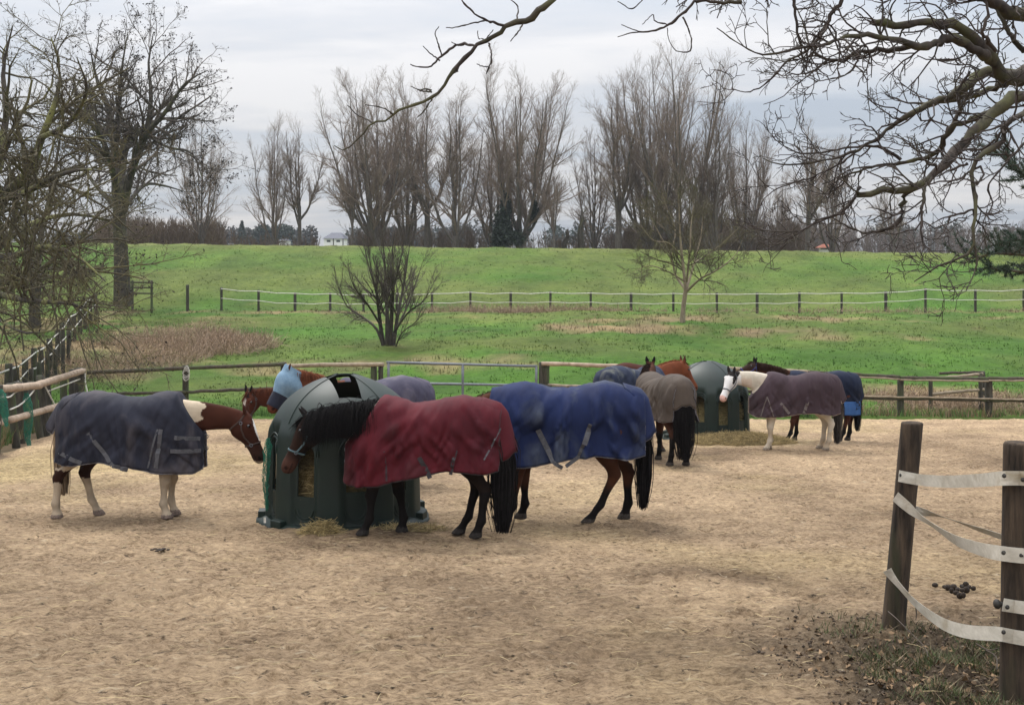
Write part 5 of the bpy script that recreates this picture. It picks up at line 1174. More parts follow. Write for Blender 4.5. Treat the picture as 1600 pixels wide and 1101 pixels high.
# droppings by the near posts
def dung():
    rg = np.random.default_rng(5); m = MB()
    for i, (px, py) in enumerate([(1461, 925), (1476, 925), (1483, 925), (1490, 927), (1497, 930), (1503, 926), (1509, 924), (1515, 928), (1521, 929), (1487, 934), (1494, 936), (1503, 933), (1500, 939), (1510, 931), (1480, 928), (1505, 941)]):
        d = 3895.0 / (py + 2 - 540.0); x = X(px, d); m.ellipsoid((x, d, g(x, d) + .055 + .02 * rg.random()), tuple(.022 * rg.uniform(.7, 1.35, 3)), 9, 6)
    o = m.build('droppings', MAT['dung']); setp(o, 'small heap of dark horse droppings on the sand left of the nearest post', 'dung')
    for lab, px, py in (('dark dropping crumbs on the sand below the slate rugged horse', 252, 866),):
        m = MB()
        for k in range(16):
            q = px + rg.normal(0, 8); d = 3895.0 / (py + rg.normal(0, 1.5) - 540.0); x = X(q, d); m.ellipsoid((x, d, g(x, d) + .045), (.020 * rg.uniform(.5, 1.3), .02, .008), 8, 5)
        o = m.build('droppings', MAT['dung']); setp(o, lab, 'dung')
    m = MB(); d = 3895.0 / (1016 - 540.0)
    m.tubes(np.array([PX(1352, 1018, d), PX(1371, 1013, d + .02)]), np.array([.009, .007]), 5, cap=True); o = m.build('wood_chip', MAT['straw2']); setp(o, 'pale yellow splinter lying on the mud left of the near posts', 'splinter')
MAT['straw2'] = mat('pale_straw', lin(196, 170, 100), lin(170, 144, 84), scale=10, rough=.7)
dung()

# ------------------------------------------------------------------ trees
def norm_(a): return a / (np.linalg.norm(a, axis=-1, keepdims=True) + 1e-9)
def sprout(rg, P, Rr, n, t0=.2, t1=1.0, ang=35, angv=10, lr=.4, shrink=.5, rr=.55, K=4, wig=.12, up=.05, rmin=.004, rend=.4, lv=.3, lmin=0.0, labs=None, updir=(0, 0, 1), side=None):
    """n children on each of the parent branches P (B,K,3)"""
    B, Kp, _ = P.shape
    t = rg.uniform(t0, t1, (B, n)); u = t * (Kp - 1); i = np.minimum(u.astype(int), Kp - 2); f = (u - i)[..., None]; b = np.arange(B)[:, None]
    S = P[b, i] * (1 - f) + P[b, i + 1] * f; T = norm_(P[b, i + 1] - P[b, i]); r = (Rr[b, i] * (1 - f[..., 0]) + Rr[b, i + 1] * f[..., 0])
    Lp = np.linalg.norm(np.diff(P, axis=1), axis=2).sum(1)[:, None]
    Ln = (labs if labs else Lp * lr) * (1 - shrink * t) * rg.uniform(1 - lv, 1 + lv, t.shape); Ln = np.maximum(Ln, lmin)
    pr = norm_(np.cross(T, rg.normal(0, 1, T.shape)))
    if side is not None: pr = norm_(pr + side)
    a = np.radians(rg.normal(ang, angv, t.shape))[..., None]
    D = norm_(T * np.cos(a) + pr * np.sin(a))
    S = S.reshape(-1, 3); D = D.reshape(-1, 3); Ln = Ln.reshape(-1); r = r.reshape(-1)
    Q = np.zeros((len(S), K, 3)); Q[:, 0] = S; st = (Ln / (K - 1))[:, None]; ud = np.array(updir) * up
    for k in range(1, K):
        D = norm_(D + rg.normal(0, wig, D.shape) + ud); Q[:, k] = Q[:, k - 1] + D * st
    r0 = np.maximum(np.minimum(r * rr, r * .9), rmin)[:, None]; R2 = r0 * np.linspace(1, rend, K)[None]
    return Q, R2
def resample(paths, K):
    P = []; Rr = []
    for pts, rad in paths:
        q = smoothpath(pts, K, rad); P.append(q[:, :3]); Rr.append(q[:, 3])
    return np.array(P), np.array(Rr)
GRP_P = 'bare poplars beyond the dike'

def poplar_meshes(seed, H=19.0, stems=6, spread=.30, n2=11, n3=9, n4=6, fork=.12, tw=.0062, fan=1.0, up=.10):
    """a bare vase shaped poplar: trunk mesh data and crown mesh data, base at the origin"""
    rg = np.random.default_rng(seed); tr = []
    fz = H * fork
    lean = rg.normal(0, .02, 2)
    tr.append((np.array([(0, 0, -3), (0, 0, 0), (lean[0] * fz, lean[1] * fz, fz), (lean[0] * fz * 2, lean[1] * fz * 2, fz * 2)]), [.50, .42, .33, .22]))
    mains = []
    for k in range(stems):
        a = 2 * np.pi * k / stems + rg.normal(0, .3); s_ = spread * rg.uniform(.35, 1.1) * (0 if (k == 0 and stems > 2) else 1); Hk = H * rg.uniform(.90, 1.0) * (1 - .20 * (s_ / (spread * 1.1)) ** 2)
        z0 = fz * rg.uniform(.5, 1.6); dx, dy = math.cos(a), math.sin(a); pts = [(dx * .1, dy * .1, z0)]
        for t in (.15, .35, .6, .8, 1.0): rad = s_ * Hk * (t ** .62) * 1.0 * fan; pts.append((dx * rad + rg.normal(0, .12), dy * rad + rg.normal(0, .12), z0 + (Hk - z0) * t))
        mains.append((np.array(pts), np.linspace(.20, .025, 6) * rg.uniform(.8, 1.15)))
    Pm, Rm = resample(mains, 14)
    P2, R2 = sprout(rg, Pm, Rm, n2, .10, .99, 36, 10, .36, .50, .55, 7, .09, up * .7, .02, .35)
    P3, R3 = sprout(rg, P2, R2, n3, .12, 1, 34, 10, .50, .45, .55, 4, .11, up, .009, .5)
    P3b, R3b = sprout(rg, Pm, Rm, n2 * 2, .35, 1, 34, 10, .17, .4, .3, 4, .08, up * 1.3, .012, .5)
    P3 = np.concatenate([P3, P3b]); R3 = np.concatenate([R3, R3b])
    P4, R4 = sprout(rg, P3, R3, n4, .1, 1, 34, 10, .58, .4, .6, 3, .12, up, tw, .6)
    Pt, Rt = resample(tr, 8); a = MB(); a.tubes(Pt, Rt, 8); a.tubes(Pm, Rm, 6)
    c = MB(); c.tubes(P2, R2, 4); c.tubes(P3, R3, 3); c.tubes(P4, R4, 3)
    return a, c
def inst(name, base, scale, rz, trunkdata, crowndata, label, group, cat='tree', mats=None):
    root = empty(name, base, label, cat, group, rz=rz); root.scale = scale if isinstance(scale, tuple) else (scale,) * 3
    for nm, dt in (('trunk', trunkdata), ('crown', crowndata)):
        o = bpy.data.objects.new(nm, dt); C.objects.link(o); o.parent = root
    return root
def proto(mbs, m1, m2):
    res = []
    for mb, m_, nm in zip(mbs, (m1, m2), ('trunk', 'crown')):
        o = mb.build(nm, MAT[m_]); res.append(o.data); bpy.data.objects.remove(o)
    return res
PA = proto(poplar_meshes(1, stems=10, spread=.40, n2=12, n3=10, n4=6), 'poplar', 'twig')          # wide vase
PB = proto(poplar_meshes(2, stems=6, spread=.28, n2=11, n3=9, n4=6), 'poplar', 'twig')            # narrow
PC = proto(poplar_meshes(3, stems=10, spread=.40, n2=12, n3=10, n4=6, fork=.08), 'poplar', 'twig')  # full
PD = proto(poplar_meshes(4, stems=4, spread=.32, n2=11, n3=9, n4=6, fork=.2), 'poplar', 'twig')   # sparse
PE = proto(poplar_meshes(5, stems=14, spread=.46, n2=10, n3=8, n4=4, fork=.05, up=.12), 'poplar', 'twig')  # dense multi stem
PF = proto(poplar_meshes(6, stems=9, spread=.34, n2=11, n3=9, n4=5, fork=.06, up=.08), 'poplar', 'twigbrown')
def pop(px, top, d, P, label, sx=1.0, rz=0.0, group=GRP_P, width=None):
    x = X(px, d); y = d; bz = g(x, y); H = CZ - (top - HY) / F * d - bz; s = H / 19.0
    return inst('poplar_tree', (x, y, bz), (s * sx, s * sx, s), rz, P[0], P[1], label, group)
for a in [
    (315, 186, 118, PB, 'narrow bare poplar just right of the big seed covered tree', .9, .3),
    (428, 188, 132, PB, 'slim bare poplar, left one of the lonely pair', .72, 1.2),
    (468, 192, 134, PD, 'slim two stemmed bare poplar, right one of the lonely pair', .80, 2.0),
    (551, 215, 128, PD, 'slender leaning bare poplar at the left foot of the wide vase shaped one', .62, .4),
    (590, 112, 130, PA, 'wide vase shaped bare poplar directly behind the bush in the meadow', 1.0, .2),
    (637, 150, 136, PB, 'bare poplar filling in behind the wide vase shaped one', 1.05, 2.6),
    (668, 132, 131, PD, 'tall open bare poplar between the vase shaped one and the forked one', 1.0, 1.1),
    (712, 150, 128, PB, 'forked bare poplar with a dark low crotch, left of the ivy tree', 1.1, .9),
    (768, 185, 138, PB, 'smaller bare poplar just left of the ivy covered base', 1.0, 2.2),
    (812, 108, 129, PA, 'big bare poplar with ivy climbing its base', .96, 2.9),
    (866, 256, 124, PD, 'small thin bare poplar in the gap right of the ivy tree', .75, .2),
    (929, 210, 136, PB, 'thin bare poplar left of the huge dense poplar clump', .82, .1),
    (966, 142, 130, PD, 'tall bare poplar leaning out at the left edge of the dense clump', 1.0, 2.4),
    (1015, 100, 132, PC, 'tall bare poplar forming the left half of the dense clump', .80, .6),
    (1062, 84, 128, PE, 'tallest and densest bare poplar, of many stems', .82, 1.9),
    (1118, 180, 124, PF, 'brownish bushy poplar on the right side of the dense clump', .85, .4),
    (1166, 182, 133, PC, 'bare poplar standing clear to the right of the dense clump', .62, 1.4),
    (1222, 270, 150, PB, 'distant bare poplar seen through the overhanging twigs', .8, 1.0),
    (1262, 190, 128, PD, 'open bare poplar left of the red roofed hut', 1.1, 2.7),
    (1300, 225, 132, PB, 'bare poplar rising right behind the red roofed hut', .95, .9),
    (1398, 285, 140, PD, 'low spreading bare poplar in the gap right of the red roofed hut', 1.0, .3),
]: pop(*a)

# ivy on the base of the big poplar, dead snags
def ivy():
    rg = np.random.default_rng(3); m = MB(); d = 127.5
    n = 9000; pts = []
    for (px, py, rx, ry, k) in ((785, 358, 13, 26, .5), (790, 325, 8, 20, .2), (800, 372, 22, 12, .12), (835, 330, 6, 16, .08), (778, 375, 10, 12, .1)):
        q = int(n * k); a = rg.normal(0, .45, (q, 3)); pts.append(np.stack([X(px, d) + a[:, 0] * rx / F * d, d + a[:, 1] * rx / F * d, CZ - (py - HY) / F * d + a[:, 2] * ry / F * d], -1))
    P = np.concatenate(pts); n = len(P); u = norm_(rg.normal(0, 1, (n, 3))); v = norm_(np.cross(u, rg.normal(0, 1, (n, 3)))); s = rg.uniform(.08, .2, (n, 1))
    V = np.stack([P + u * s, P - u * s * .5 + v * s * .8, P - u * s * .5 - v * s * .8], 1).reshape(-1, 3); m.add(V, tris=np.arange(3 * n).reshape(-1, 3))
    o = m.build('ivy', MAT['ivy'], smooth=False); setp(o, 'dark green ivy mass round the foot of the big poplar', 'ivy')
MAT['ivy'] = mat('ivy_leaves', lin(34, 52, 34), lin(20, 32, 22), scale=2, rough=.6)
ivy()
def snag(px, top, d, label, seed):
    rg = np.random.default_rng(seed); x = X(px, d); bz = g(x, d); H = CZ - (top - HY) / F * d - bz
    a = MB(); P = np.array([[(x + .15 * rg.normal() * t, d, bz - .5 + (H + .5) * t) for t in np.linspace(0, 1, 6)]]); a.tubes(P, np.array([[.4, .38, .34, .3, .24, .12]]), 7, cap=True)
    r = wempty('dead_tree', (x, d, bz), label, 'dead tree', 'dead poplar stumps beyond the dike'); a.build('trunk', MAT['darkbark'], r)
    P2, R2 = sprout(rg, P, np.full((1, 6), .2), 7, .5, 1, 50, 15, .12, .2, .5, 4, .2, .1, .03, .4); b = MB(); b.tubes(P2, R2, 4); b.build('crown', MAT['darkbark'], r)
snag(908, 328, 126, 'tall dark dead tree stump in the gap left of the dense clump', 1)
snag(884, 358, 127, 'short dark dead tree stump right of the small thin poplar', 2)

# walnut like trees on the left and the meadow trees ------------------------------------------------
def build_tree(name, base, mains, label, levels, m1, m2, seed=1, seeds=0, K0=14, trunk=None, cat='tree', group=None, seedsize=.09, seedbox=None):
    rg = np.random.default_rng(seed); root = wempty(name, base, label, cat, group)
    Pm, Rm = resample(mains, K0); a = MB(); a.tubes(Pm, Rm, 8)
    if trunk is not None: Pt, Rt = resample(trunk, 12); a.tubes(Pt, Rt, 12)
    a.build('trunk', MAT[m1], root)
    c = MB(); P, Rr = Pm, Rm; allp = []
    for i, lv_ in enumerate(levels):
        P2, R2 = sprout(rg, P, Rr, **lv_); c.tubes(P2, R2, 4 if i < 2 else 3)
        if lv_.get('K', 4) != P.shape[1] or True: P, Rr = P2, R2
    c.build('crown', MAT[m2], root)
    if seeds:
        q = P[rg.integers(0, len(P), seeds), -1]; q = q + rg.normal(0, .04, q.shape)
        u = norm_(rg.normal(0, 1, q.shape)); v = norm_(np.cross(u, rg.normal(0, 1, q.shape))); s = rg.uniform(.5, 1.2, (seeds, 1)) * seedsize
        V = np.stack([q + u * s, q + v * s * .5, q - u * s, q - v * s * .5], 1).reshape(-1, 3); m = MB(); m.add(V, np.arange(4 * seeds).reshape(-1, 4)); so = m.build('seed_heads', MAT['seeds'], root, smooth=False)
    return root
def tp(pts, d, radii):
    """trace in the photo at depths; pts (px, py, depth offset)"""
    return (np.array([PX(p[0], p[1], d + (p[2] if len(p) > 2 else 0)) for p in pts]), radii)
# big tree, trunk at photo 190,468
d = 72.0; b = GP(192, d)
tr = [tp([(192, 480), (190, 420), (187, 350), (184, 300, 0)], d, [0.562, 0.452, 0.390, 0.328])]
ma = [tp([(184, 320), (180, 250, 1), (172, 180, 2), (150, 120, 3), (140, 70, 3)], d, [0.374, 0.265, 0.187, 0.094, 0.023]),
      tp([(188, 340), (205, 270, -1), (228, 210, -1), (236, 150, -1), (232, 100, 0), (240, 50)], d, [0.328, 0.234, 0.187, 0.125, 0.070, 0.023]),
      tp([(205, 270, -1), (225, 215, -3), (255, 180, -4), (290, 130, -5), (325, 110, -5)], d, [0.234, 0.172, 0.125, 0.070, 0.023]),
      tp([(188, 300), (200, 225, 2), (240, 190, 4), (280, 185, 5), (330, 190, 6)], d, [0.234, 0.172, 0.117, 0.070, 0.023]),
      tp([(184, 300), (165, 230, -3), (140, 190, -5), (110, 170, -6), (90, 150, -7)], d, [0.218, 0.156, 0.109, 0.062, 0.023]),
      tp([(186, 330), (150, 290, 4), (120, 250, 6), (95, 230, 7)], d, [0.156, 0.117, 0.078, 0.023]),
      tp([(190, 330), (225, 290, 4), (255, 290, 6), (290, 300, 7)], d, [0.156, 0.109, 0.070, 0.023]),
      tp([(180, 250), (185, 170, -2), (190, 110, -3), (200, 50, -3)], d, [0.187, 0.125, 0.070, 0.023]),
      tp([(228, 210, -1), (262, 230, -4), (300, 240, -6), (318, 285, -7)], d, [0.109, 0.078, 0.055, 0.023])]
build_tree('big_bare_tree', b, ma, 'large bare tree dotted with dark seed heads behind the left fence', [dict(n=14, t0=.2, ang=50, lr=.38, shrink=.3, K=6, wig=.16, up=.06, rmin=.02), dict(n=10, t0=.1, ang=45, lr=.45, K=5, wig=.18, up=.04, rmin=.011), dict(n=6, t0=.1, ang=45, lr=.5, K=4, wig=.2, up=.05, rmin=.0065)], 'darkbark', 'darktwig', 5, seeds=6000, trunk=tr, seedsize=.078)
# near tree at the left edge, trunk just outside the frame
d = 38.0; b = GP(-45, d)
tr = [tp([(-45, 640), (-40, 520), (-30, 420), (-25, 340)], d, [.42, .34, .30, .26])]
ma = [tp([(-25, 380), (5, 310, -1), (45, 270, -2), (65, 215, -3), (85, 165, -3), (95, 110, -3), (80, 60, -3)], d, [.22, .17, .14, .11, .08, .05, .02]),
      tp([(-28, 360), (-5, 250, 1), (10, 180, 2), (5, 110, 3), (20, 40, 3)], d, [.2, .15, .11, .07, .02]),
      tp([(5, 310, -1), (40, 300, -3), (90, 275, -5), (130, 265, -6), (175, 270, -7)], d, [.12, .09, .07, .04, .015]),
      tp([(-30, 420), (10, 375, 2), (60, 345, 4), (120, 335, 5), (180, 350, 6), (200, 385, 6)], d, [.16, .12, .09, .06, .04, .015]),
      tp([(-30, 400), (20, 400, -3), (70, 385, -5), (120, 400, -6), (165, 440, -7)], d, [.14, .1, .07, .05, .015]),
      tp([(-35, 450), (20, 465, -4), (70, 472, -6), (115, 475, -7), (160, 500, -8)], d, [.12, .09, .06, .04, .012]),
      tp([(-35, 440), (10, 440, 3), (60, 430, 5), (110, 440, 6), (150, 470, 6)], d, [.12, .09, .06, .04, .012]),
      tp([(-35, 470), (0, 500, -5), (40, 520, -7), (90, 515, -8)], d, [.08, .05, .03, .01]),
      tp([(65, 215, -3), (110, 190, -5), (135, 140, -6), (120, 90, -7)], d, [.09, .06, .04, .015]),
      tp([(-28, 350), (-60, 250), (-80, 150), (-60, 60)], d, [.2, .13, .08, .03])]
lv = [dict(n=15, t0=.12, ang=52, lr=.38, shrink=.35, K=6, wig=.20, up=.0, rmin=.016), dict(n=10, t0=.1, ang=48, lr=.45, K=5, wig=.22, up=.0, rmin=.009), dict(n=6, t0=.1, ang=48, lr=.5, K=4, wig=.24, up=.02, rmin=.0055)]
build_tree('bare_tree', b, ma, 'near bare tree with knotty mossy branches reaching in from the left edge', lv, 'mossbark', 'mosstwig', 6, seeds=3800, trunk=tr, seedsize=.045)
d = 57.0; b = GP(55, d)
tr = [tp([(55, 520), (54, 480), (58, 440)], d, [.30, .25, .22])]
ma = [tp([(58, 450), (62, 380), (80, 300, 1), (90, 240, 2), (100, 180, 2)], d, [.2, .15, .12, .07, .02]), tp([(57, 440), (40, 380, 1), (25, 320, 2), (20, 250, 3)], d, [.16, .12, .08, .02]), tp([(58, 430), (95, 395, -2), (130, 370, -3), (155, 330, -4)], d, [.14, .1, .06, .02]),
      tp([(57, 420), (100, 420, 2), (140, 430, 3), (170, 410, 4)], d, [.12, .08, .05, .02]), tp([(57, 440), (20, 430, 2), (-20, 420, 3)], d, [.12, .08, .02])]
build_tree('bare_tree', b, ma, 'smaller bushy bare tree between the left edge tree and the big one', [dict(n=14, t0=.15, ang=50, lr=.4, shrink=.35, K=6, wig=.18, up=.03, rmin=.02), dict(n=9, t0=.1, ang=48, lr=.45, K=5, wig=.2, up=.02, rmin=.012), dict(n=6, t0=.1, ang=48, lr=.5, K=3, wig=.2, up=.02, rmin=.008)], 'darkbark', 'mosstwig', 7, trunk=tr)

# dark many stemmed bush in the meadow (608,543)
d = 50.0; b = GP(605, d)
ma = [tp(p, d, r) for p, r in [
    ([(601, 552), (594, 505), (588, 455, -1), (576, 415, -1), (568, 375, -1)], [.10, .08, .055, .03, .010]), ([(605, 552), (605, 490), (603, 440, 1), (600, 395, 1), (596, 355, 1)], [.10, .08, .055, .03, .008]),
    ([(609, 552), (612, 490), (615, 440, -1), (613, 395, -1), (617, 360, -1)], [.10, .08, .055, .03, .008]), ([(613, 552), (621, 495), (630, 450, .5), (637, 405, .5), (641, 375, .5)], [.09, .07, .05, .025, .008]),
    ([(599, 540), (587, 512), (562, 492, 1), (542, 478, 1), (526, 440, 1), (522, 415, 1)], [.07, .055, .04, .025, .015, .006]), ([(596, 510), (574, 475, -1), (552, 445, -2), (542, 410, -2)], [.05, .04, .022, .006]),
    ([(615, 520), (638, 488, -1), (662, 470, -2), (676, 445, -2)], [.05, .035, .02, .006]), ([(612, 530), (638, 475, 1), (652, 435, 2), (662, 405, 2)], [.055, .04, .022, .006]), ([(600, 490), (584, 440, 1), (577, 400, 1), (574, 370, 1)], [.045, .03, .018, .006]),
    ([(616, 548), (628, 520, -1), (650, 502, -1), (660, 480, -1)], [.035, .025, .015, .006]), ([(606, 480), (620, 430, -1), (630, 385, -1), (628, 360, -1)], [.045, .03, .018, .006])]]
build_tree('bare_bush', b, ma, 'dark many stemmed bare bush standing alone in the meadow', [dict(n=13, t0=.25, ang=28, lr=.34, shrink=.4, K=5, wig=.10, up=.10, rmin=.007), dict(n=9, t0=.1, ang=32, lr=.5, K=4, wig=.1, up=.06, rmin=.005), dict(n=4, t0=.1, ang=32, lr=.5, K=3, wig=.1, up=.05, rmin=.0035)], 'darkbark', 'darktwig', 8, cat='bush')
# pale trunk sapling (1066,512)
d = 58.0; b = GP(1066, d)
tr = [tp([(1066, 522), (1067, 490), (1069, 470), (1072, 450)], d, [0.173, 0.119, 0.108, 0.101])]
ma = [tp(p, d, r) for p, r in [
    ([(1072, 455), (1068, 420), (1064, 385), (1062, 350), (1060, 300)], [0.086, 0.072, 0.058, 0.036, 0.011]), ([(1071, 452), (1056, 430, 1), (1048, 400, 1), (1030, 365, 1), (1012, 330, 1)], [0.072, 0.058, 0.043, 0.029, 0.009]),
    ([(1073, 455), (1095, 435, -1), (1120, 422, -2), (1148, 400, -2), (1160, 375, -2)], [0.065, 0.050, 0.036, 0.022, 0.007]), ([(1073, 450), (1085, 410, 1), (1095, 370, 2), (1100, 320, 2)], [0.065, 0.050, 0.036, 0.009]),
    ([(1070, 440), (1045, 425, -1), (1015, 415, -2), (990, 425, -3)], [0.043, 0.036, 0.022, 0.007]), ([(1073, 440), (1078, 390, -1), (1080, 350, -1), (1085, 310, -1)], [0.058, 0.043, 0.029, 0.009]),
    ([(1064, 400), (1045, 380, -1), (1020, 375, -2), (1000, 350, -2)], [0.036, 0.029, 0.022, 0.007]), ([(1085, 410), (1110, 395, 2), (1140, 370, 2), (1165, 345, 2)], [0.036, 0.029, 0.022, 0.007]), ([(1048, 400, 1), (1055, 360, 2), (1040, 320, 2), (1035, 300, 2)], [0.036, 0.029, 0.018, 0.007])]]
build_tree('young_tree', b, ma, 'young bare tree with pale trunk and yellowish twigs in the meadow', [dict(n=13, t0=.2, ang=45, lr=.46, shrink=.4, K=6, wig=.16, up=.02, rmin=.010), dict(n=10, t0=.1, ang=42, lr=.5, K=5, wig=.16, up=.0, rmin=.007), dict(n=7, t0=.1, ang=42, lr=.5, K=3, wig=.16, up=.0, rmin=.005)], 'palebark', 'mosstwig', 9, trunk=tr)

# ------------------------------------------------------------------ overhanging walnut at upper right
def overhang():
    rg = np.random.default_rng(12)
    bx, by = X(1830, 9.4), 9.4; base = (bx, by, g(bx, by))
    root = wempty('walnut_tree', base, 'knotty bare tree at the right edge, its mossy limbs overhanging the yard', 'tree')
    def q(cx, cy, d): return PX(1120 + cx / 2.502, cy / 2.502, d)
    T = [([(bx, by, g(bx, by) - .3), (bx - .05, by, 1.0), (bx - .15, by, 2.6), (bx - .35, by - .1, 3.9), (bx - .2, by - .1, 5.4), (bx + .1, by, 7.0)], [.30, .24, .22, .20, .15, .08])]
    j = (bx - .35, by - .1, 3.2); j2 = (bx - .25, by - .1, 4.0)
    L_ = [  # crop coordinates with depth, radii in metres
     ([j2, q(1201, 285, 8.8), q(1080, 250, 8.6), q(1020, 170, 8.5), q(970, 110, 8.4), q(850, 90, 8.3), q(720, 95, 8.2), q(610, 83, 8.1)], [.10, .075, .062, .058, .052, .042, .036, .028]),
     ([q(1085, 245, 8.6), q(1000, 185, 8.4), q(900, 150, 8.3), q(830, 182, 8.2), q(720, 160, 8.1), q(600, 140, 8.0), q(500, 145, 7.9), q(420, 175, 7.8), q(340, 185, 7.75), q(180, 215, 7.7), q(70, 160, 7.6), q(0, 110, 7.6)], [.05, .045, .040, .036, .030, .022, .017, .014, .011, .009, .006, .004]),
     ([q(790, 180, 8.2), q(640, 195, 8.3), q(560, 205, 8.3), q(490, 235, 8.4), q(430, 235, 8.4), q(370, 190, 8.4), q(340, 100, 8.5), q(300, 0, 8.5)], [.028, .023, .020, .018, .015, .010, .007, .004]),
     ([j, q(1180, 298, 9.2), q(1040, 290, 9.2), q(950, 355, 9.1), q(850, 395, 9.1), q(760, 440, 9.0), q(680, 500, 9.0), q(600, 560, 8.9), q(480, 612, 8.9), q(340, 640, 8.8), q(240, 640, 8.8), q(180, 618, 8.8)], [.09, .062, .058, .045, .036, .028, .023, .018, .014, .010, .007, .004]),
     ([q(1180, 310, 9.2), q(1100, 340, 9.4), q(960, 382, 9.5), q(850, 402, 9.5), q(740, 400, 9.6), q(660, 370, 9.6)], [.05, .036, .026, .018, .010, .005]),
     ([j, q(1201, 378, 8.5), q(1100, 440, 8.4), q(1000, 520, 8.3), q(920, 610, 8.2), q(850, 680, 8.1), q(770, 730, 8.05), q(640, 750, 8.0), q(550, 764, 8.0)], [.09, .058, .052, .046, .042, .038, .034, .030, .024]),
     ([q(1100, 432, 8.4), q(980, 470, 8.7), q(900, 520, 8.8), q(860, 600, 8.9), q(780, 622, 8.9), q(700, 640, 9.0), q(600, 655, 9.0), q(480, 700, 9.1), q(420, 760, 9.1)], [.035, .032, .030, .026, .022, .018, .014, .008, .005]),
     ([q(720, 625, 9.0), q(640, 577, 9.0), q(560, 572, 9.0), q(440, 590, 9.1), q(340, 602, 9.1), q(260, 570, 9.1), q(210, 528, 9.1)], [.018, .015, .012, .010, .008, .006, .004]),
     ([j, q(1201, 440, 7.6), q(1120, 550, 7.5), q(1010, 632, 7.4), q(998, 700, 7.4), q(1008, 800, 7.35), q(1004, 900, 7.3), q(1008, 960, 7.3), q(985, 990, 7.3), q(860, 1045, 7.3), q(770, 1100, 7.3)], [.05, .026, .024, .020, .018, .017, .015, .014, .011, .008, .004]),
     ([q(1008, 960, 7.3), q(1018, 1020, 7.3), q(1004, 1070, 7.3), q(990, 1110, 7.3)], [.010, .008, .006, .003]),
     ([q(850, 680, 8.1), q(812, 740, 8.0), q(802, 850, 7.95), q(800, 915, 7.9), q(812, 965, 7.9)], [.016, .014, .012, .010, .007]),
     ([q(770, 732, 8.05), q(735, 770, 8.1), q(720, 850, 8.1), q(665, 897, 8.1), q(560, 905, 8.2), q(450, 850, 8.2)], [.026, .024, .021, .017, .011, .005]),
     ([q(560, 730, 8.4), q(520, 800, 8.4), q(470, 840, 8.4), q(390, 870, 8.4), q(300, 920, 8.4), q(200, 975, 8.4)], [.014, .014, .013, .010, .007, .004]),
     ([q(500, 835, 8.4), q(410, 855, 8.3), q(330, 900, 8.3), q(220, 905, 8.3), q(150, 890, 8.3), q(120, 850, 8.3)], [.010, .009, .008, .006, .005, .003]),
     ([q(560, 585, 9.0), q(480, 640, 9.0), q(380, 690, 9.0), q(250, 732, 9.0), q(185, 778, 9.0), q(160, 832, 9.0)], [.012, .011, .009, .007, .005, .003]),
     ([q(490, 0, 8.0), q(440, 60, 8.0), q(415, 130, 8.0), q(350, 200, 8.0), q(280, 240, 8.0), q(190, 330, 8.0), q(120, 360, 8.0), q(55, 345, 8.0)], [.022, .018, .015, .012, .010, .008, .006, .003]),
     ([q(300, -10, 7.8), q(312, 80, 7.8), q(322, 160, 7.8), q(352, 210, 7.8), q(350, 275, 7.8)], [.014, .012, .010, .008, .005]),
     ([q(430, 238, 8.4), q(400, 262, 8.4), q(360, 285, 8.4), q(300, 290, 8.4), q(240, 260, 8.4)], [.012, .010, .008, .006, .003]),
     ([q(560, 205, 8.3), q(540, 260, 8.3), q(500, 295, 8.3), q(440, 310, 8.3), q(380, 320, 8.3)], [.012, .010, .008, .006, .003]),
     ([q(1010, 820, 7.35), q(940, 840, 7.4), q(880, 855, 7.4), q(820, 890, 7.4)], [.010, .008, .006, .003]),
     ([q(980, 640, 7.4), q(900, 670, 7.5), q(870, 690, 7.5)], [.012, .008, .005]),
     ([q(1201, 560, 9.8), q(1120, 650, 9.6), q(1060, 730, 9.5), q(1080, 800, 9.5), q(1040, 870, 9.4), q(1050, 960, 9.4)], [.014, .011, .009, .008, .006, .003]),
     ([q(900, 520, 8.8), q(950, 430, 8.8), q(940, 360, 8.8), q(990, 280, 8.8)], [.02, .018, .015, .012]),
     ([q(1201, 200, 9.4), q(1140, 130, 9.3), q(1110, 60, 9.3), q(1060, 0, 9.3)], [.03, .024, .02, .014]),
     ([q(1090, 200, 8.0), q(1040, 130, 7.9), q(1060, 60, 7.9), q(1050, 0, 7.9)], [.02, .016, .014, .01]),
     ([j2, q(1201, 55, 8.6), q(1100, 22, 8.5), q(1000, -10, 8.4), q(800, -70, 8.2), q(500, -120, 8.0), q(250, -110, 7.9), q(40, -60, 7.8), q(-60, -10, 7.8)], [.10, .072, .060, .050, .042, .034, .026, .020, .014]),
    ]
    # branch hanging in from above centre (crop 5 coordinates)
    def s(cx, cy, d): return PX(500 + cx / 2.58, cy / 2.58, d)
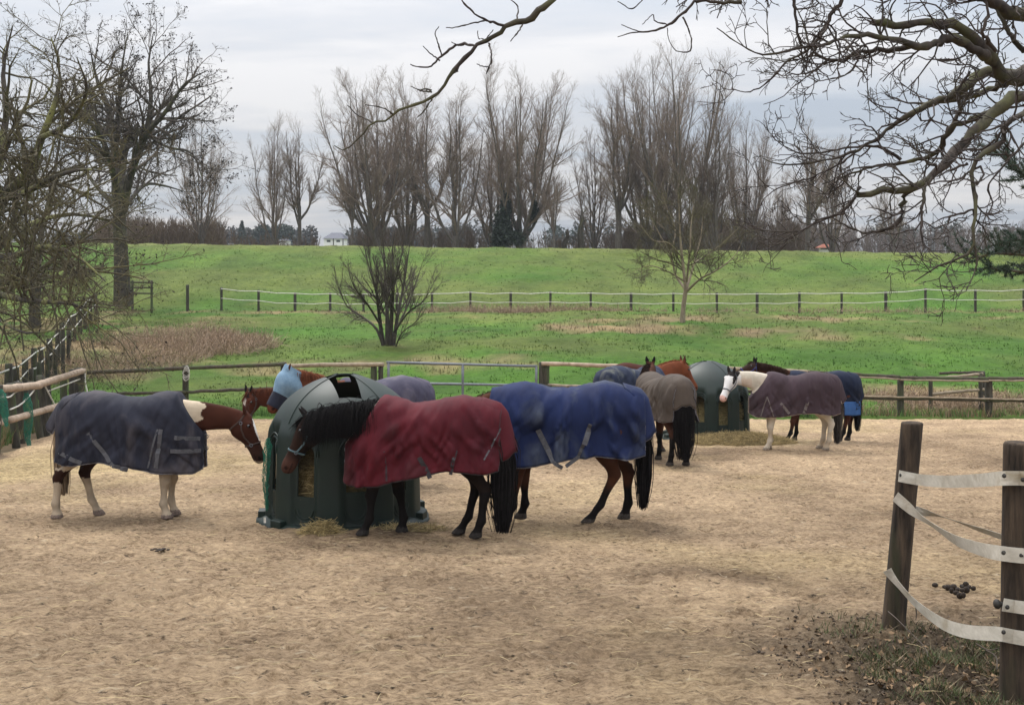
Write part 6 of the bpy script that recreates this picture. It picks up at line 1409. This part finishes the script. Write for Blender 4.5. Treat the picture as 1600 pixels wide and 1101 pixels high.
    L_ += [
     ([q(250, -110, 7.9), s(1300, -140, 7.0), s(1080, -110, 6.6), s(930, 0, 6.4), s(882, 50, 6.4), s(830, 80, 6.4), s(760, 105, 6.4), s(700, 150, 6.4), s(638, 183, 6.4), s(580, 240, 6.4), s(530, 300, 6.4), s(500, 345, 6.4), s(455, 392, 6.4), s(380, 425, 6.4), s(310, 445, 6.4), s(270, 487, 6.4), s(210, 497, 6.4), s(160, 555, 6.4), s(100, 603, 6.4), s(58, 588, 6.4)],
      [.034, .032, .030, .027, .025, .023, .021, .019, .0165, .0145, .0135, .013, .012, .0105, .0095, .0085, .007, .006, .005, .003]),
     ([s(740, 105, 6.4), s(660, 78, 6.3), s(612, 45, 6.3), s(570, 0, 6.3), s(560, -30, 6.3)], [.010, .008, .007, .006, .004]),
     ([s(662, 85, 6.3), s(592, 100, 6.2), s(540, 112, 6.2), s(508, 112, 6.2)], [.006, .005, .004, .002]),
     ([s(622, 185, 6.4), s(552, 182, 6.5), s(492, 226, 6.5), s(445, 268, 6.5), s(400, 270, 6.5), s(364, 260, 6.5)], [.011, .010, .008, .007, .005, .003]),
     ([s(490, 222, 6.5), s(470, 160, 6.5), s(464, 135, 6.5), s(478, 108, 6.5)], [.006, .005, .004, .002]), ([s(484, 245, 6.5), s(450, 220, 6.5), s(416, 188, 6.5)], [.006, .005, .002]),
     ([s(680, 175, 6.4), s(690, 220, 6.3), s(684, 265, 6.3), s(672, 298, 6.3)], [.006, .006, .007, .004]), ([s(680, 270, 6.3), s(655, 268, 6.3), s(632, 258, 6.3)], [.004, .004, .002]),
     ([s(450, 372, 6.4), s(405, 365, 6.3), s(366, 348, 6.3)], [.006, .005, .002]), ([s(295, 460, 6.4), s(250, 434, 6.3), s(182, 424, 6.3)], [.006, .005, .002]), ([s(212, 495, 6.4), s(150, 462, 6.5), s(110, 424, 6.5)], [.006, .005, .002]),
     ([s(452, 400, 6.4), s(418, 450, 6.4), s(392, 474, 6.4)], [.006, .006, .002]), ([s(820, 95, 6.4), s(790, 140, 6.3), s(768, 168, 6.3)], [.005, .005, .002]), ([s(795, 78, 6.4), s(797, 25, 6.5), s(762, -5, 6.5)], [.006, .005, .002]),
     ([s(560, 186, 6.5), s(530, 170, 6.5)], [.005, .002]), ([s(660, 158, 6.4), s(640, 155, 6.4), s(636, 125, 6.4)], [.004, .004, .002]), ([s(672, 155, 6.4), s(698, 122, 6.4)], [.004, .002]),
     ([s(1700, 10, 7.0), s(1600, 8, 7.0), s(1520, 6, 7.0), s(1470, 50, 7.0), s(1400, 102, 7.0), s(1340, 127, 7.0), s(1270, 130, 7.0), s(1200, 150, 7.0)], [.016, .014, .012, .011, .010, .008, .005, .003]),
     ([s(1462, 70, 7.0), s(1490, 130, 7.0), s(1494, 200, 7.0), s(1440, 206, 7.0), s(1408, 165, 7.0), s(1400, 112, 7.0)], [.007, .006, .006, .004, .003, .002]),
     ([s(1330, -30, 7.0), s(1300, 0, 7.0), s(1256, 36, 7.0), s(1200, 5, 7.0)], [.006, .005, .005, .003]),
     ([s(1400, 100, 7.0), s(1350, 85, 7.0), s(1340, 60, 7.0), s(1300, 100, 7.0)], [.006, .005, .004, .002]), ([s(1340, 125, 7.0), s(1290, 128, 7.0), s(1215, 100, 7.0)], [.005, .004, .002]),
    ]
    a = MB(); fine = MB(); allP = []; allR = []; L_ = [(p_, [r_ * (.72 if max(rd_) > .03 else .78) for r_ in rd_]) for p_, rd_ in L_]
    Pt, Rt = resample(T, 16); a.tubes(Pt, Rt, 14)
    for pts, rad in L_:
        n = max(8, len(pts) * 4); q_ = smoothpath(pts, n, rad); P = q_[:, :3].copy(); Rr = np.maximum(q_[:, 3], .002)
        # knots: bark swellings and small kinks
        k = rg.normal(0, 1, P.shape); k[0] = 0; P += k * np.minimum(Rr * .38, .012)[:, None]; Rr = Rr * (1 + .13 * rg.normal(0, 1, n))
        Rr = np.maximum(Rr, .0025); (a if max(rad) > .02 else fine).tubes(P, Rr, 10 if max(rad) > .03 else 6)
        allP.append(smoothpath(P, 16)[:, :3]); allR.append(np.interp(np.linspace(0, 1, 16), np.linspace(0, 1, n), Rr))
    P0 = np.array(allP); R0 = np.array(allR); centre = np.zeros(len(L_), bool); centre[26:] = True
    def zig(Q, R2, nsp, labs):
        out_ = [(Q, R2)]
        P2, R22 = sprout(rg, Q, R2, nsp, .15, 1, 50, 12, .5, .3, .7, 4, .34, .0, .0022, .55, lmin=.03, labs=labs); out_.append((P2, R22)); return out_
    # side twigs: crooked, short, with stubby spurs
    Lp = np.linalg.norm(np.diff(P0, axis=1), axis=2).sum(1)
    for i in range(len(P0)):
        nn = int(Lp[i] * (8.5 if not centre[i] else 1.2)) + (1 if not centre[i] else 0)
        if nn == 0: continue
        Pi, Ri = P0[i:i + 1], R0[i:i + 1]; th = max(R0[i].max(), .004)
        P1, R1 = sprout(rg, Pi, np.minimum(Ri, .012), nn, .12, 1, 52, 14, .5, .25, .62, 7, .30, .03, .0032, .5, labs=(.42 if not centre[i] else .08), side=np.array([-.25, 0, .0]))
        fine.tubes(P1, R1, 5)
        P2, R2 = sprout(rg, P1, R1, 4 if not centre[i] else 1, .2, 1, 50, 12, .5, .3, .75, 5, .32, .03, .0026, .6, labs=(.17 if not centre[i] else .03)); fine.tubes(P2, R2, 4)
        P3, R3 = sprout(rg, P2, R2, 2, .2, 1, 50, 12, .5, .3, .8, 3, .3, .03, .0024, .7, labs=(.055 if not centre[i] else .015)); fine.tubes(P3, R3, 4)
        # bud swellings
    a.build('trunk', MAT['mossbark2'], root); fine.build('crown', MAT['walnuttwig'], root)
MAT['mossbark2'] = mat('mossy_limb_bark', lin(72, 63, 56), lin(36, 32, 29), scale=14, rough=.9, bump=.012, bscale=60, c3=lin(84, 84, 54), s3=3.2, t3=(.46, .68))
MAT['walnuttwig'] = mat('knotty_twigs', lin(70, 60, 54), lin(40, 35, 33), scale=9, rough=.85, bump=.002, bscale=90, c3=lin(72, 69, 54), s3=1.6, t3=(.55, .72))
overhang()

# ------------------------------------------------------------------ pine at the right edge
def pine():
    rg = np.random.default_rng(21); d = 21.0; bx = X(1745, d); b = (bx, d, g(bx, d)); root = wempty('pine_tree', b, 'dark green pine whose boughs reach in at the right edge', 'tree')
    a = MB(); a.tubes(np.array([(bx, d, b[2] - .3), (bx, d, 2), (bx + .1, d, 5), (bx, d, 7.5)]), np.array([.2, .17, .12, .04]), 10)
    boughs = [([(1740, 300, 0), (1660, 290, -1), (1600, 275, -1.5), (1560, 240, -1.5)], .7), ([(1740, 320, 0), (1650, 300, .5), (1590, 262, .5), (1550, 222, .5)], .7), ([(1740, 440, 0), (1650, 410, -1), (1570, 395, -1.5), (1510, 405, -2)], 1), ([(1740, 450, 0), (1660, 430, .5), (1600, 425, .5), (1540, 418, 0)], 1),
              ([(1740, 460, 0), (1650, 400, 1), (1600, 375, 1.5), (1545, 385, 1.5)], 1), ([(1740, 380, 0), (1680, 350, 1), (1640, 340, 1), (1610, 350, 1)], .6), ([(1740, 200, 0), (1690, 150, 0), (1650, 140, 0)], .5), ([(1740, 420, 0), (1650, 395, 0), (1600, 370, -.5)], .8)]
    tips = []
    for pts, k in boughs:
        P = np.array([PX(p[0], p[1], d + p[2]) for p in pts]); P = smoothpath(P, 12)[:, :3]; a.tubes(P, np.linspace(.05, .012, 12), 6)
        P2, R2 = sprout(rg, P[None], np.linspace(.05, .012, 12)[None], int(26 * k), .45, 1, 45, 15, .16, .3, .5, 4, .15, .05, .006, .5); a.tubes(P2, R2, 4); tips.append(P2); tips.append(P[None, -4:])
    a.build('trunk', MAT['darkbark'], root)
    m = MB(); P = np.concatenate([t.reshape(-1, t.shape[-2], 3) for t in tips]); n = 26000; bi = rg.integers(0, len(P), n); t = rg.random(n) * 3; i = np.minimum(t.astype(int), 2); f = (t - i)[:, None]
    S = P[bi, i] * (1 - f) + P[bi, i + 1] * f; T = norm_(P[bi, -1] - P[bi, 0]); D = norm_(T * .6 + rg.normal(0, .6, S.shape) + [0, 0, .15]); l = rg.uniform(.05, .12, (n, 1)); v = norm_(np.cross(D, rg.normal(0, 1, S.shape))) * .0055
    V = np.stack([S - v, S + v, S + D * l], 1).reshape(-1, 3); m.add(V, tris=np.arange(3 * n).reshape(-1, 3)); m.build('needles', MAT['needles'], root, smooth=False)
MAT['needles'] = mat('pine_needles', lin(48, 70, 48), lin(28, 44, 32), scale=2, rough=.6)
pine()

# ------------------------------------------------------------------ thickets and far woods
def thicket():
    rg = np.random.default_rng(31)
    def clumps(px0, px1, top0, top1, dd, n, col, name, label, tw=.012, seed=0, dens=24, lean=18):
        m = MB(); cols = []
        x_ = rg.uniform(px0, px1, n); x_ = np.where((x_ > 500) & (x_ < 542), x_ + 60, x_); d = rg.uniform(dd - 6, dd + 10, n)
        S = np.array([GP(a, b) for a, b in zip(x_, d)]); top = np.interp(x_, np.linspace(px0, px1, len(top0)), top0) + rg.normal(0, top1, n)
        Hh = np.maximum((CZ - (top - HY) / F * d) - S[:, 2], 1.0); K = 5
        P = np.zeros((n, K, 3)); P[:, 0] = S; D = norm_(np.array([0, 0, 1.]) + rg.normal(0, .14, (n, 3)))
        for k in range(1, K): D = norm_(D + rg.normal(0, .07, (n, 3)) + [0, 0, .05]); P[:, k] = P[:, k - 1] + D * (Hh / (K - 1))[:, None]
        R_ = np.linspace(.05, .015, K)[None] * np.ones((n, 1)); m.tubes(P, R_, 3)
        P2, R2 = sprout(rg, P, R_, dens // 2, .1, 1, 28, 10, .34, .4, .6, 4, .1, .1, .015, .5); m.tubes(P2, R2, 3)
        P3, R3 = sprout(rg, P2, R2, 4, .1, 1, 28, 10, .5, .4, .6, 3, .1, .1, tw, .6); m.tubes(P3, R3, 3)
        o = m.build(name, MAT[col]); setp(o, label, 'thicket', kind='stuff')
    clumps(150, 345, (350, 346, 352, 354, 350), 4, 122, 420, 'twigbrown', 'thicket', 'brown leafless thicket along the dike crest at the left')
    clumps(330, 1010, (356, 375, 378, 376, 368, 358, 364, 364, 366, 372, 373, 370, 360), 5, 140, 460, 'twigbrown', 'thicket', 'low brown leafless undergrowth between the poplar trunks')
    clumps(960, 1260, (366, 352, 346, 352, 358), 6, 138, 420, 'twigbrown', 'thicket', 'brown leafless undergrowth under the dense poplar clump', dens=30)
    clumps(1240, 1800, (354, 361, 363, 360, 360, 356, 352), 4, 165, 520, 'twiggrey', 'thicket', 'grey brown leafless wood along the crest at the right', dens=28)
MAT['twiggrey'] = barkmat('grey_brown_twigs', (118, 106, 100), (92, 82, 78))
thicket()
def farwood():
    rg = np.random.default_rng(41)
    n = 0; m = MB(); cols = []
    for i in range(150):
        px = rg.uniform(60, 1750); d = rg.uniform(340, 430); 
        if i < 60: px = rg.uniform(330, 720)
        top = 356 + rg.normal(0, 4) if px < 720 else 352 + rg.normal(0, 4)
        if 490 < px < 552: continue
        x, y, z = GP(px, d); H = (CZ - (top - HY) / F * d) - z; r = H * rg.uniform(.3, .5); q = 260
        u = norm_(rg.normal(0, 1, (q, 3))) * (rg.random((q, 1)) ** .4); P = np.array([x, y, z + H * .55]) + u * np.array([r, r, H * .5])
        a = norm_(rg.normal(0, 1, (q, 3))); b_ = norm_(np.cross(a, rg.normal(0, 1, (q, 3)))); s = rg.uniform(.3, .8, (q, 1)); base = np.array([.055, .055, .050]) if rg.random() < .7 else np.array([.028, .042, .034])
        m.add(np.stack([P + a * s, P - a * s * .5 + b_ * s * .7, P - a * s * .5 - b_ * s * .7], 1).reshape(-1, 3), tris=np.arange(3 * q).reshape(-1, 3), col=np.tile(base * rg.uniform(.7, 1.3), (3 * q, 1)))
    o = m.build('distant_wood', MAT['straw'], smooth=False); setp(o, 'distant belt of dark trees along the horizon', 'wood', kind='stuff')
farwood()
# conifers standing out in the distance
for px, top, lab in ((378, 346, 'small dark conifer on the horizon left of the lonely poplar pair'), (411, 352, 'round dark evergreen on the horizon just left of the lonely poplar pair'), (443, 351, 'round dark evergreen on the horizon between the lonely pair of poplars')):
    d = 330; x, y, z = GP(px, d); H = CZ - (top - HY) / F * d - z; rg = np.random.default_rng(px); r = wempty('evergreen_tree', (x, y, z), lab, 'tree', 'dark evergreens on the horizon')
    m = MB(); m.tubes(np.array([(x, y, z), (x, y, z + H * .5), (x, y, z + H * .9)]), np.array([.3, .2, .05]), 6); m.build('trunk', MAT['darkbark'], r)
    q = 1500; t = rg.random(q); a = rg.uniform(0, 6.28, q); rr_ = (H * .24 * (1 - t) if px == 378 else H * .42 * np.sqrt(np.clip(1 - (2 * t - 1) ** 2, 0, 1))) * np.sqrt(rg.random(q)); P = np.stack([x + rr_ * np.cos(a), y + rr_ * np.sin(a), z + H * (.2 + .8 * t)], -1)
    u = norm_(rg.normal(0, 1, (q, 3))); v = norm_(np.cross(u, rg.normal(0, 1, (q, 3)))); s = rg.uniform(.25, .6, (q, 1)); m = MB(); m.add(np.stack([P + u * s, P - u * s * .5 + v * s * .7, P - u * s * .5 - v * s * .7], 1).reshape(-1, 3), tris=np.arange(3 * q).reshape(-1, 3)); m.build('crown', MAT['ivy'], r, smooth=False)

# ------------------------------------------------------------------ houses, pole, track
MAT['render'] = mat('white_render', (.80, .80, .80), (.72, .72, .73), scale=1, rough=.8)
MAT['timber'] = mat('dark_timber', (.05, .045, .045), rough=.8)
MAT['slate'] = mat('slate_roof', lin(70, 74, 88), lin(56, 60, 72), scale=2, rough=.7)
MAT['redtile'] = mat('red_tiles', lin(140, 76, 52), lin(112, 60, 42), scale=2, rough=.8)
MAT['glass'] = mat('window_glass', (.05, .06, .07), rough=.2)
def house(name, px, d, wpx, wallpx, roofpx, bottom, wm, rm, label, timber=False, cat='house', depth=8):
    x, y, z = GP(px, d); s = d / F; w_ = wpx * s; zt = CZ - (bottom - HY) * s; hw = wallpx * s; hr = roofpx * s; r = wempty(name, (x, y, z), label, cat)
    m = MB(); m.box((x - w_ / 2, y, z - .5), (x + w_ / 2, y + depth, zt + hw)); m.build('wall', MAT[wm], r, smooth=False)
    m = MB(); o_ = .4; V = [(x - w_ / 2 - o_, y - .4, zt + hw), (x + w_ / 2 + o_, y - .4, zt + hw), (x + w_ / 2 + o_, y + depth + .4, zt + hw), (x - w_ / 2 - o_, y + depth + .4, zt + hw), (x - w_ * .22, y + depth / 2, zt + hw + hr), (x + w_ * .30, y + depth / 2, zt + hw + hr)]
    m.add(V, [(0, 1, 5, 4), (2, 3, 4, 5), (3, 2, 1, 0)], [(1, 2, 5), (3, 0, 4)]); m.build('roof', MAT[rm], r, smooth=False)
    nw = max(2, int(w_ / 2.2))
    for k in range(nw):
        xx = x - w_ / 2 + (k + .5) * w_ / nw; m = MB(); m.box((xx - .45, y - .06, zt + hw * .35), (xx + .45, y - .02, zt + hw * .75)); m.build('window', MAT['glass'], r, smooth=False)
        if timber: m = MB(); m.box((xx + w_ / nw / 2 - .12, y - .05, zt - 2), (xx + w_ / nw / 2 + .12, y - .01, zt + hw)); m.build('timber_beam', MAT['timber'], r, smooth=False)
house('half_timbered_house', 521, 300, 30, 8, 10, 381, 'render', 'slate', 'white half timbered house with a dark roof behind the dike crest', True)
house('white_shed', 440, 300, 10, 4, 3, 380, 'render', 'slate', 'tiny grey white shed on the horizon beneath the lonely poplar pair', cat='shed')
house('hut', 1291, 150, 13, 4, 6, 391, 'render', 'redtile', 'small hut with a bright red roof on the dike crest at the right', cat='hut', depth=1.6)
def pole():
    d = 150; x, y, z = GP(1458, d); top = CZ - (333 - HY) / F * d; r = wempty('lattice_mast', (x, y, z), 'thin pale mast rising behind the dike crest near the right edge', 'mast'); m = MB()
    for dx in (-.18, .18): m.tubes(np.array([(x + dx, y, z), (x + dx * .4, y, top - 1)]), np.array([.05, .04]), 4)
    m.tubes(np.array([(x, y, top - 1.2), (x, y, top)]), np.array([.04, .03]), 4)
    for k in range(12): t = k / 12; m.tubes(np.array([(x - .18 * (1 - .6 * t), y, z + (top - z - 1) * t), (x + .18 * (1 - .6 * t), y, z + (top - z - 1) * (t + .08))]), np.array([.03, .03]), 3)
    m.build('mast', MAT['galv'], r)
pole()

# dead bramble patch behind the left fence and weeds under the timber frame
def brambles():
    rg = np.random.default_rng(51); m = MB()
    for (cx_, cy_, rx, ry, n, h) in ((-14.4, 49.5, 2.9, 7.0, 3800, .65), (-11.4, 50.5, 1.8, 2.6, 1200, .7), (12.6, 36.8, 3.6, 1.8, 2000, .5), (0.5, 68.4, 6, .8, 1600, .55), (14, 68.6, 18, .6, 1300, .35), (-17.2, 44.5, 2.0, 9, 1200, .6)):
        a = rg.uniform(0, 6.28, n); r = np.sqrt(rg.random(n)); x = cx_ + rx * r * np.cos(a); y = cy_ + ry * r * np.sin(a); k = fbm(x * .6, y * .6, 601, 3) > -.25; x, y = x[k], y[k]; n = len(x)
        S = np.stack([x, y, G(x, y)], -1); P = np.zeros((n, 4, 3)); P[:, 0] = S; D = norm_(np.array([0, 0, 1.]) + rg.normal(0, .4, (n, 3))); hh = h * rg.uniform(.4, 1.1, n)
        for q in range(1, 4): D = norm_(D + rg.normal(0, .3, (n, 3)) + [0, 0, -.12]); P[:, q] = P[:, q - 1] + D * (hh / 3)[:, None]
        c = np.array([.30, .22, .15]) * rg.uniform(.5, 1.3, (n, 1)); m.tubes(P, np.tile([.008, .007, .006, .005], (n, 1)), 3, col=c)
        q = n * 3; bi = rg.integers(0, n, q); T = P[bi, rg.integers(1, 4, q)] + rg.normal(0, .05, (q, 3)); u = norm_(rg.normal(0, 1, (q, 3))); v = norm_(np.cross(u, rg.normal(0, 1, (q, 3)))); s = rg.uniform(.015, .04, (q, 1))
        m.add(np.stack([T + u * s, T + v * s * .6, T - u * s], 1).reshape(-1, 3), tris=np.arange(3 * q).reshape(-1, 3), col=np.repeat(np.array([.34, .23, .15]) * rg.uniform(.4, 1.3, (q, 1)), 3, axis=0))
    o = m.build('brambles', MAT['straw'], smooth=False); setp(o, 'dead reddish brown brambles and weeds in patches of the meadow', 'brambles', kind='stuff')
brambles()
# trailing twigs by the near post
def vine():
    rg = np.random.default_rng(61); m = MB()
    for pts in ([(1388, 955, 8.5), (1400, 965, 8.3), (1420, 985, 8.1), (1445, 1010, 7.8), (1450, 1025, 7.6)], [(1430, 942, 8.3), (1432, 958, 8.3), (1431, 968, 8.3)], [(1540, 1015, 7.6), (1556, 1025, 7.5), (1558, 1045, 7.3)], [(1525, 1005, 7.6), (1545, 1015, 7.5), (1560, 1012, 7.4)]):
        P = smoothpath([PX(*p) for p in pts], 10)[:, :3]; P[:, 2] = np.maximum(P[:, 2], G(P[:, 0], P[:, 1]) + .05); m.tubes(P, np.linspace(.005, .003, 10), 4)
    o = m.build('dry_stems', MAT['darktwig']); setp(o, 'dry trailing stems around the feet of the two near posts', 'stems', kind='stuff')
vine()

# ------------------------------------------------------------------ air
def haze():
    mb = MB(); mb.box((-620, -30, -8), (620, 470, 52)); m = bpy.data.materials.new('haze_air'); m.use_nodes = True; t = m.node_tree; t.nodes.clear()
    o_ = t.nodes.new('ShaderNodeOutputMaterial'); v = t.nodes.new('ShaderNodeVolumePrincipled'); v.inputs['Color'].default_value = (.80, .86, .95, 1); v.inputs['Density'].default_value = 0.00024; v.inputs['Anisotropy'].default_value = 0.2
    t.links.new(v.outputs[0], o_.inputs['Volume']); o = mb.build('haze', m, smooth=False); setp(o, 'thin grey winter haze in the distance', 'haze', kind='stuff')
if HAZE: haze()
